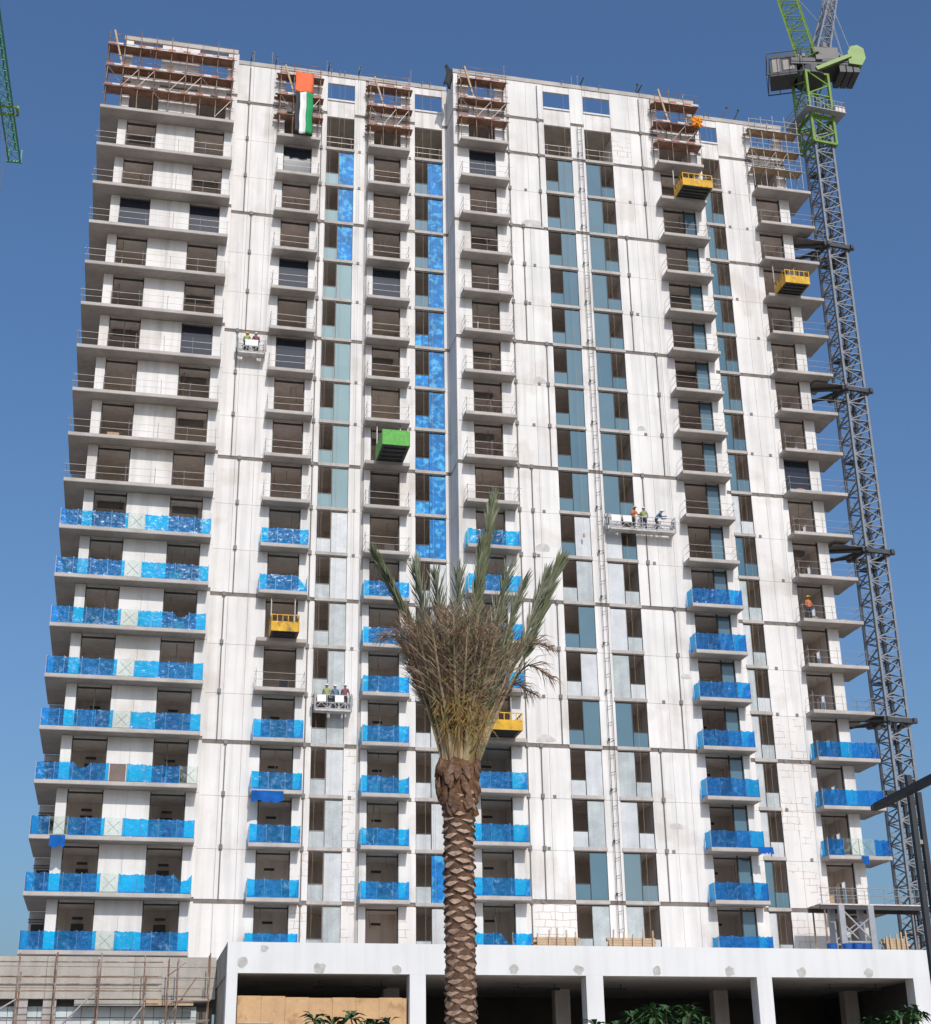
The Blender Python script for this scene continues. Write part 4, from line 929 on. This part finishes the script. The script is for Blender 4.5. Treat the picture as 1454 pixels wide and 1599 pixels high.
# ------------------------------------------------------------------ left lower building with tube scaffold
lb = thing('concrete_annexe', (-22, -3, 0), 'board marked concrete annexe left of the white podium', 'building')
for i, (z0, z1, dy) in enumerate(((9.15, 9.72, 0.0), (9.73, 10.28, 0.02), (10.29, 10.85, 0.0), (10.86, 11.40, 0.015))):
    for j, (a, b) in enumerate(((-45, -30), (-30, -15.2), (-15.2, -10.5), (-10.5, -6.02))):
        boxo('concrete_lift', a+0.01, b-0.01, -6.0+dy+0.004*j, -5.7, z0+0.006, z1-0.006, 'board_concrete', lb)
MB().box(-45, -6.05, -5.85, -5.6, 9.12, 11.42).build('parapet_core', 'joint', lb)
MB().box(-45, -6.02, -5.55, 12, 9.2, 9.5).build('roof_slab', 'concrete', lb)
MB().box(-45, -6.1, -5.4, -5.1, 8.84, 9.14).build('recess_beam', 'stone_dark', lb)
boxo('shutter_board', -13.6, -9.8, -6.15, -5.95, 8.80, 9.10, 'board_concrete', lb); boxo('shutter_board', -9.78, -7.2, -6.17, -5.95, 8.82, 9.12, 'lumber', lb)
x = -21.0
while x < -7.0:
    for z0, z1 in ((7.0, 7.62), (7.66, 8.22), (8.26, 8.82)): boxo('wall_sheet', x+0.015, x+0.765, -5.3, -5.24, z0, z1, 'polycarb', lb)
    x += 0.78
MB().box(-45, -6.1, -5.23, -5.0, 0, 8.83).build('rear_wall', 'joint', lb)
for x in (-16.4, -14.9): MB().box(x-0.35, x+0.35, -5.95, -5.32, 0, 9.14).build('column', 'concrete', lb)
MB().box(-45, -6.1, -5.9, -5.31, 0, 6.6).build('lower_wall', 'concrete', lb)
sc = thing('tube_scaffold', (-12, -7.2, 0), 'rusty tube scaffold in front of the concrete annexe', 'scaffold')
for x in (-22, -19.4, -16.6, -14.7, -12.4, -9.9): 
    for y in (-7.4, -6.3): MB().bar((x+random.uniform(-.1, .1), y, 0), (x+random.uniform(-.1, .1), y, random.uniform(10.2, 11.6)), 0.04, 6).build('standard', 'rust_tube', sc)
for z in (6.9, 7.9, 9.4, 9.75, 10.15, 10.9): MB().bar((-26, -7.36, z), (-9.0, -7.36, z+0.08), 0.032, 6).build('ledger', 'rust_tube', sc)
for a, b in (((-14.6, -7.45, 7.2), (-12.4, -7.45, 9.6)), ((-18.2, -7.45, 8.0), (-16.6, -7.45, 9.0)), ((-11.3, -7.45, 6.8), (-10.0, -7.45, 8.6))): MB().bar(a, b, 0.05, 5).build('brace', 'steel_tube', sc)
st = thing('scaffold_tower', (-7.6, -7.6, 0), 'small access scaffold tower with timber deck at the podium corner', 'scaffold')
for x in (-8.7, -8.2, -6.5):
    for y in (-8.2, -7.0): MB().bar((x, y, 0), (x, y, 10.4+(0.7 if x < -6.6 else 1.0)), 0.035, 6).build('standard', 'rust_tube', st)
for y in (-8.2, -7.0):
    for z in (6.8, 7.9, 8.9, 10.1): MB().bar((-8.8, y, z), (-6.4, y, z), 0.03, 5).build('ledger', 'steel_tube', st)
for i in range(4): boxo('plank', -8.3, -6.45, -8.1+0.27*i, -7.85+0.27*i, 8.95, 9.02, 'lumber', st)
MB().bar((-8.7, -8.25, 7.9), (-7.2, -8.25, 10.1), 0.03, 5).bar((-8.7, -8.25, 10.2), (-7.8, -8.25, 10.9), 0.03, 5).build('brace', 'rust_tube', st)

# ------------------------------------------------------------------ date palm
random.seed(21)
PX, PYY = -6.05, -70.0
palm = thing('date_palm', (PX, PYY, 0), 'date palm with tied up fronds and scaly trunk before the tower', 'palm tree')
TH = 7.15
def tr_r(z): return 0.238 + 0.05*math.exp(-z/0.6) + (0.045*max(0, (z-6.2)/0.95) if z > 6.2 else 0)
m = MB(); n = 20; rows = 60
for j in range(rows+1):
    z = TH*j/rows
    for i in range(n):
        a = 2*math.pi*i/n; r = tr_r(z)*(1+0.04*noise.noise((math.cos(a)*2, math.sin(a)*2, z*3))); m.v.append((PX+r*math.cos(a), PYY+r*math.sin(a), z))
for j in range(rows):
    for i in range(n): m.f.append((j*n+i, j*n+(i+1) % n, (j+1)*n+(i+1) % n, (j+1)*n+i)); m.m.append(0)
m.build('trunk', 'trunk_bark', palm, True)
# leaf bases: wedge scales set in a spiral; visible upper trunk singly, the rest joined
def scale_mesh(w, h, d):
    m = MB()      # stub of a cut leaf: dark keel below, pale slanting cut face above
    m.v = [(0, 0.02, -h*0.15), (-w*0.5, 0.0, h*0.5), (w*0.5, 0.0, h*0.5), (-w*0.27, -d*0.8, h*0.30), (w*0.27, -d*0.8, h*0.30), (0, -d, h*0.16), (-w*0.22, -d*0.25, h*0.66), (w*0.22, -d*0.25, h*0.66), (-w*0.3, 0.05, h*0.95), (w*0.3, 0.05, h*0.95)]
    m.f = [(0, 5, 3), (0, 3, 1), (0, 4, 5), (0, 2, 4), (5, 4, 7, 6, 3), (3, 6, 1), (4, 2, 7), (1, 6, 8), (7, 2, 9), (6, 7, 9, 8)]
    m.m = [0, 0, 0, 0, 1, 1, 1, 0, 0, 0]; return m
VAR = ((1, 1, 1), (1.08, 0.9, 1.15), (0.92, 1.1, 0.9), (1.0, 0.95, 1.25), (0.85, 1.0, 0.8))
variants = [scale_mesh(0.25*s_, 0.165*t_, 0.048*u_).mesh('leaf_base', ['leaf_base', 'cut_face']) for s_, t_, u_ in VAR]
pale_var = [scale_mesh(0.26*s_, 0.17*t_, 0.038*u_).mesh('leaf_base', ['leaf_base_pale', 'leaf_base_pale']) for s_, t_, u_ in VAR]
fibre_var = [scale_mesh(0.20*s_, 0.30*t_, 0.07*u_).mesh('leaf_base', ['fibre', 'leaf_base']) for s_, t_, u_ in VAR]
z = 3.0; i = 0; ga = 2*math.pi*0.381966
while z < 6.95:
    a = i*ga+random.uniform(-.06, .06); r = tr_r(z)-0.010
    o = link('leaf_base', (variants if z > 4.75+random.uniform(-.2, .2) else pale_var)[random.randrange(5)], palm, (PX+r*math.cos(a), PYY+r*math.sin(a), z)); o.rotation_euler = (random.uniform(-.15, .10), random.uniform(-.14, .14), a+math.pi/2)
    z += 0.0225; i += 1
m = MB(); z = 0.1
while z < 3.0:
    a = i*ga; r = tr_r(z)-0.012; sm = scale_mesh(0.25, 0.17, 0.06); b = len(m.v)
    for q in sm.v:
        v = Matrix.Rotation(a+math.pi/2, 3, 'Z') @ Vector(q); m.v.append((v.x+PX+r*math.cos(a), v.y+PYY+r*math.sin(a), v.z+z))
    m.f += [tuple(b+k for k in f) for f in sm.f]; m.m += [0]*len(sm.f); z += 0.0225; i += 1
m.build('leaf_bases_low', 'leaf_base_pale', palm)['kind'] = 'stuff'
# fibre collar
m = MB(); n = 22; rows = 16
for j in range(rows+1):
    t_ = j/rows; z = 6.45+1.1*t_
    for i in range(n):
        a = 2*math.pi*i/n; r = (0.235+0.085*t_)*(1+0.22*noise.noise((math.cos(a)*3, math.sin(a)*3, z*4))); m.v.append((PX+r*math.cos(a), PYY+r*math.sin(a), z+0.1*noise.noise((a*2, z, 4))))
for j in range(rows):
    for i in range(n): m.f.append((j*n+i, j*n+(i+1) % n, (j+1)*n+(i+1) % n, (j+1)*n+i)); m.m.append(0)
m.build('fibre_collar', 'fibre', palm)
for i in range(56):
    a = random.uniform(0, 6.28); z = random.uniform(6.55, 7.4); r = 0.225+0.08*(z-6.55)/0.85
    o = link('leaf_base', fibre_var[i % 5], palm, (PX+r*math.cos(a), PYY+r*math.sin(a), z)); o.rotation_euler = (random.uniform(.0, .5), random.uniform(-.3, .3), a+math.pi/2); o.scale = (0.8, 1.2, 1.2)
# fronds
def frond(path, w0, w1, leaf_len, n, mats, spread=0.35, start=0.3, twist=0.0, lw=0.022, droop=0.0):
    """path: list of points; rachis tube with leaflets in two ranks pressed towards the tip"""
    m = MB(); P = [Vector(p) for p in path]
    def at(t):
        s = t*(len(P)-1); i = min(int(s), len(P)-2); f = s-i
        p0, p1, p2, p3 = P[max(i-1, 0)], P[i], P[i+1], P[min(i+2, len(P)-1)]
        return 0.5*((2*p1)+(p2-p0)*f+(2*p0-5*p1+4*p2-p3)*f*f+(3*p1-p0-3*p2+p3)*f**3)
    K = 14
    for k in range(K):
        a, b = k/K, (k+1)/K; m.bar(at(a), at(b), w0+(w1-w0)*a, 5, w0+(w1-w0)*b, mi=0, cap=False)
    up = Vector((math.cos(twist), math.sin(twist), 0))
    for i in range(n):
        t = start+(1-start)*(i+random.random()*0.6)/n; t = min(t, 0.995)
        p = at(t); tg = (at(min(t+0.02, 1))-at(max(t-0.02, 0))).normalized()
        sdv = tg.cross(up)
        if sdv.length < 0.1: sdv = tg.cross(Vector((0, 1, 0)))
        sdv.normalize(); nr = sdv.cross(tg)
        s = 1 if i % 2 else -1
        L = leaf_len*(0.55+0.45*math.sin(math.pi*min(1, max(0.0, (t-start)/(1-start)*0.85+0.12))))*random.uniform(0.75, 1.15)
        d = (tg*1.0 + sdv*s*random.uniform(0.5, 1.3)*spread + nr*random.uniform(-0.4, 0.7)*spread).normalized()
        q1 = p+d*L*0.5; q2 = q1+(d+Vector((0, 0, -droop))*random.uniform(0.4, 1.2)).normalized()*L*0.5
        wv = d.cross(Vector((random.uniform(-1, 1), random.uniform(-1, 1), random.uniform(-.3, .3)))).normalized()*lw*0.5
        mi = 1 if random.random() < 0.8 else 2
        b = len(m.v); m.v += [tuple(p-wv*0.7), tuple(p+wv*0.7), tuple(q1+wv), tuple(q1-wv), tuple(q2)]
        m.f += [(b, b+1, b+2, b+3), (b+3, b+2, b+4)]; m.m += [mi, mi]
    return m.build('frond', mats, palm, False)
C0 = Vector((PX, PYY, 7.25))
# cut and tied bundle, fanning upwards like a broom
NF = 105
for i in range(NF):
    a = 2.399*i; rr = math.sqrt((i+0.5)/NF)
    top_r = 1.06*rr; base_r = 0.23*math.sqrt(rr)
    ht = random.uniform(2.55, 2.95) - 0.25*rr
    b0 = C0 + Vector((math.cos(a)*base_r, math.sin(a)*base_r, random.uniform(-0.1, 0.12)))
    dirv = Vector((math.cos(a), math.sin(a), 0))
    p = [b0, b0+Vector((0, 0, ht*0.33))+dirv*(top_r*0.16), b0+Vector((0, 0, ht*0.68))+dirv*(top_r*0.52), b0+Vector((0, 0, ht))+dirv*(top_r*0.92-base_r*0.5)]
    dry = rr > 0.7 and (random.random() < (0.75 if math.cos(a) < 0 else 0.35))
    k = random.random()
    mats = ['petiole', 'frond_dry', 'frond_tan'] if dry or k < 0.1 else (['petiole', 'frond_tan', 'frond_green'] if k < 0.4 else (['petiole', 'frond_green', 'frond_tan'] if k < 0.8 else ['petiole', 'frond_pale', 'frond_tan']))
    frond(p, 0.036, 0.010, 0.50, 72, mats, spread=random.uniform(0.45, 0.8) if dry else random.uniform(0.3, 0.7), start=random.uniform(0.36, 0.46), twist=a, lw=0.014, droop=random.uniform(0.1, 0.8) if dry else 0.1)
# dry fronds hanging out at the sides
for a, r_, h, dr in ((0.15, 1.35, 2.1, 0.45), (-0.25, 1.2, 2.3, 0.3), (0.3, 1.1, 1.8, 0.4), (3.3, 0.95, 2.3, 0.2), (4.5, 0.8, 2.1, 0.2), (4.9, 0.9, 2.2, 0.2)):
    dirv = Vector((math.cos(a), math.sin(a), 0)); b0 = C0+dirv*0.2
    frond([b0, b0+Vector((0, 0, h*0.5))+dirv*r_*0.35, b0+Vector((0, 0, h))+dirv*r_*0.8, b0+Vector((0, 0, h-dr+0.3))+dirv*(r_+0.2)], 0.03, 0.008, 0.5, 70, ['petiole', 'frond_dry', 'frond_dry'], 0.7, 0.4, a, 0.016, 1.3)
# tall live fronds, still folded
for (x, y, z), bend, ln, lw in (((-7.52, -70.1, 11.18), 0.25, 0.42, 0.05), ((-4.22, -70.2, 11.15), -0.1, 0.62, 0.05), ((-5.36, -70.0, 12.38), 0.12, 0.60, 0.05), ((-5.62, -70.2, 11.45), 0.1, 0.5, 0.045), ((-4.75, -69.7, 10.95), 0.0, 0.55, 0.05), ((-6.75, -69.8, 11.05), 0.0, 0.62, 0.05), ((-6.35, -69.6, 11.0), 0.0, 0.6, 0.05), ((-5.2, -70.3, 10.9), 0.0, 0.6, 0.05), ((-4.5, -70.4, 10.9), -0.1, 0.5, 0.045), ((-6.05, -70.2, 10.8), 0.0, 0.6, 0.045)):
    e = Vector((x, y, z)); b0 = C0+(Vector((x-PX, y-PYY, 0))*0.12); mid = b0.lerp(e, 0.55)+Vector((bend*0.6*(PX-x), 0, 0.12))
    tall = z > 11.1
    frond([b0, b0.lerp(mid, 0.5)+Vector((0, 0, 0.12)), mid, mid.lerp(e, 0.55)+Vector((0, 0, 0.03)), e], 0.036, 0.008, ln, 230 if tall else 150, ['petiole', 'frond_green', 'frond_pale'] if tall else ['petiole', 'frond_pale', 'frond_green'], 0.30 if tall else 0.42, 0.45, 0.3, 0.036 if tall else 0.026, 0.05)
# date stalks in the heart of the crown
for i in range(18):
    a = random.uniform(3.9, 5.5); r = random.uniform(0.15, 0.5); h = random.uniform(0.9, 2.0); b0 = C0+Vector((math.cos(a)*0.2, math.sin(a)*0.2, 0.1))
    m = MB(); e = b0+Vector((math.cos(a)*r, math.sin(a)*r, h)); m.bar(b0, e, 0.022, 5)
    for j in range(26):
        p = b0.lerp(e, random.uniform(0.55, 1)); q = p+Vector((random.uniform(-.22, .22), random.uniform(-.22, .1), random.uniform(-.35, .15))); m.bar(p, q, 0.006, 4)
    m.build('date_stalk', 'date_stalk', palm)

# ------------------------------------------------------------------ young trees whose tops show over the lower edge
def leaf_tree(x, y, h, label, nl=90, spread=0.8, seed=0):
    rr = random.Random(seed); t = thing('young_tree', (x, y, 0.13), label, 'tree')
    tips = []; m = MB(); m.bar((x, y, 0.13), (x, y, h*0.55), 0.07, 7, 0.05)
    for i in range(7):
        a = i*2.4; e = Vector((x+math.cos(a)*spread*rr.uniform(.4, .9), y+math.sin(a)*spread*rr.uniform(.4, .9), h*rr.uniform(0.82, 0.97)))
        mid = Vector((x, y, h*0.55)).lerp(e, 0.5)+Vector((0, 0, -0.1)); m.bar((x, y, h*0.54), mid, 0.045, 6, 0.035); m.bar(mid, e, 0.035, 6, 0.022); tips.append(e)
        for _ in range(2):
            e2 = mid.lerp(e, rr.uniform(.4, .8))+Vector((rr.uniform(-.35, .35), rr.uniform(-.35, .35), rr.uniform(.15, .4))); m.bar(mid.lerp(e, .4), e2, 0.022, 5, 0.014); tips.append(e2)
    m.build('trunk', 'shrub_stem', t)
    m = MB()
    for e in tips:
        for j in range(nl//6):
            a = rr.uniform(0, 6.28); el = rr.uniform(-0.5, 0.9); L = rr.uniform(0.22, 0.42); wv = L*0.15
            d = Vector((math.cos(a)*math.cos(el), math.sin(a)*math.cos(el), math.sin(el))); s = d.cross(Vector((0, 0, 1))).normalized()*wv
            p1 = e+d*L*0.45+Vector((0, 0, 0.03)); p2 = e+d*L+Vector((0, 0, -L*0.30))
            b = len(m.v); m.v += [tuple(e), tuple(p1+s), tuple(p1+Vector((0, 0, -.02))), tuple(p1-s), tuple(p2)]
            m.f += [(b, b+1, b+2), (b, b+2, b+3), (b+1, b+4, b+2), (b+2, b+4, b+3)]; m.m += [0]*4
    m.build('crown', 'shrub_leaf', t)
YT = -66.0
leaf_tree(-7.3, YT, 3.85, 'bushy young tree in front of the plywood hoarding', seed=1, nl=110)
leaf_tree(-6.2, YT+1, 3.90, 'young tree with drooping leaves beside the palm trunk', seed=2, spread=0.5)
leaf_tree(-1.9, YT, 3.95, 'young tree before the dark parking bay right of the palm', seed=3, nl=100)
leaf_tree(-1.0, YT, 4.05, 'taller young tree at the white podium column', seed=4, spread=0.6)
leaf_tree(3.46, YT, 4.10, 'young tree with long leaves before the last parking bay', seed=5, nl=120, spread=0.6)

# ------------------------------------------------------------------ street lamp
lp = thing('street_lamp', (2.0, -70.5, 0), 'dark twin post street lamp with flat diagonal luminaire arm', 'street lamp')
MB().box(1.91, 2.00, -70.55, -70.45, 0.13, 7.5).build('post', 'lamp_dark', lp)
MB().box(2.07, 2.15, -70.55, -70.45, 0.13, 7.2).build('post', 'lamp_dark', lp)
for z in (1.5, 3.2, 4.7, 6.3): MB().box(2.001, 2.069, -70.53, -70.47, z, z+0.07).build('spacer', 'steel_tube', lp)
a = Vector((1.62, -69.75, 7.02)); b = Vector((1.40, -73.4, 7.02)); dd = (b-a).normalized(); ss = Vector((dd.y, -dd.x, 0))*0.10
MB().box(1.50, 1.912, -70.53, -70.47, 7.14, 7.22).build('arm', 'lamp_dark', lp)
m = MB(); i = 0
pts = []
for p, s in ((a, 0.55), (a+dd*0.25, 1), (b, 1)):
    for q in (-1, 1):
        for h in (0, 0.085): pts.append(tuple(p+ss*q*s+Vector((0, 0, h))))
m.v = pts
for k in range(2):
    o_ = k*4; m.f += [(o_, o_+4, o_+6, o_+2), (o_+1, o_+3, o_+7, o_+5), (o_, o_+1, o_+5, o_+4), (o_+2, o_+6, o_+7, o_+3)]
m.f += [(0, 2, 3, 1), (8, 9, 11, 10)]; m.m = [0]*len(m.f)
m.build('luminaire', 'lamp_dark', lp)
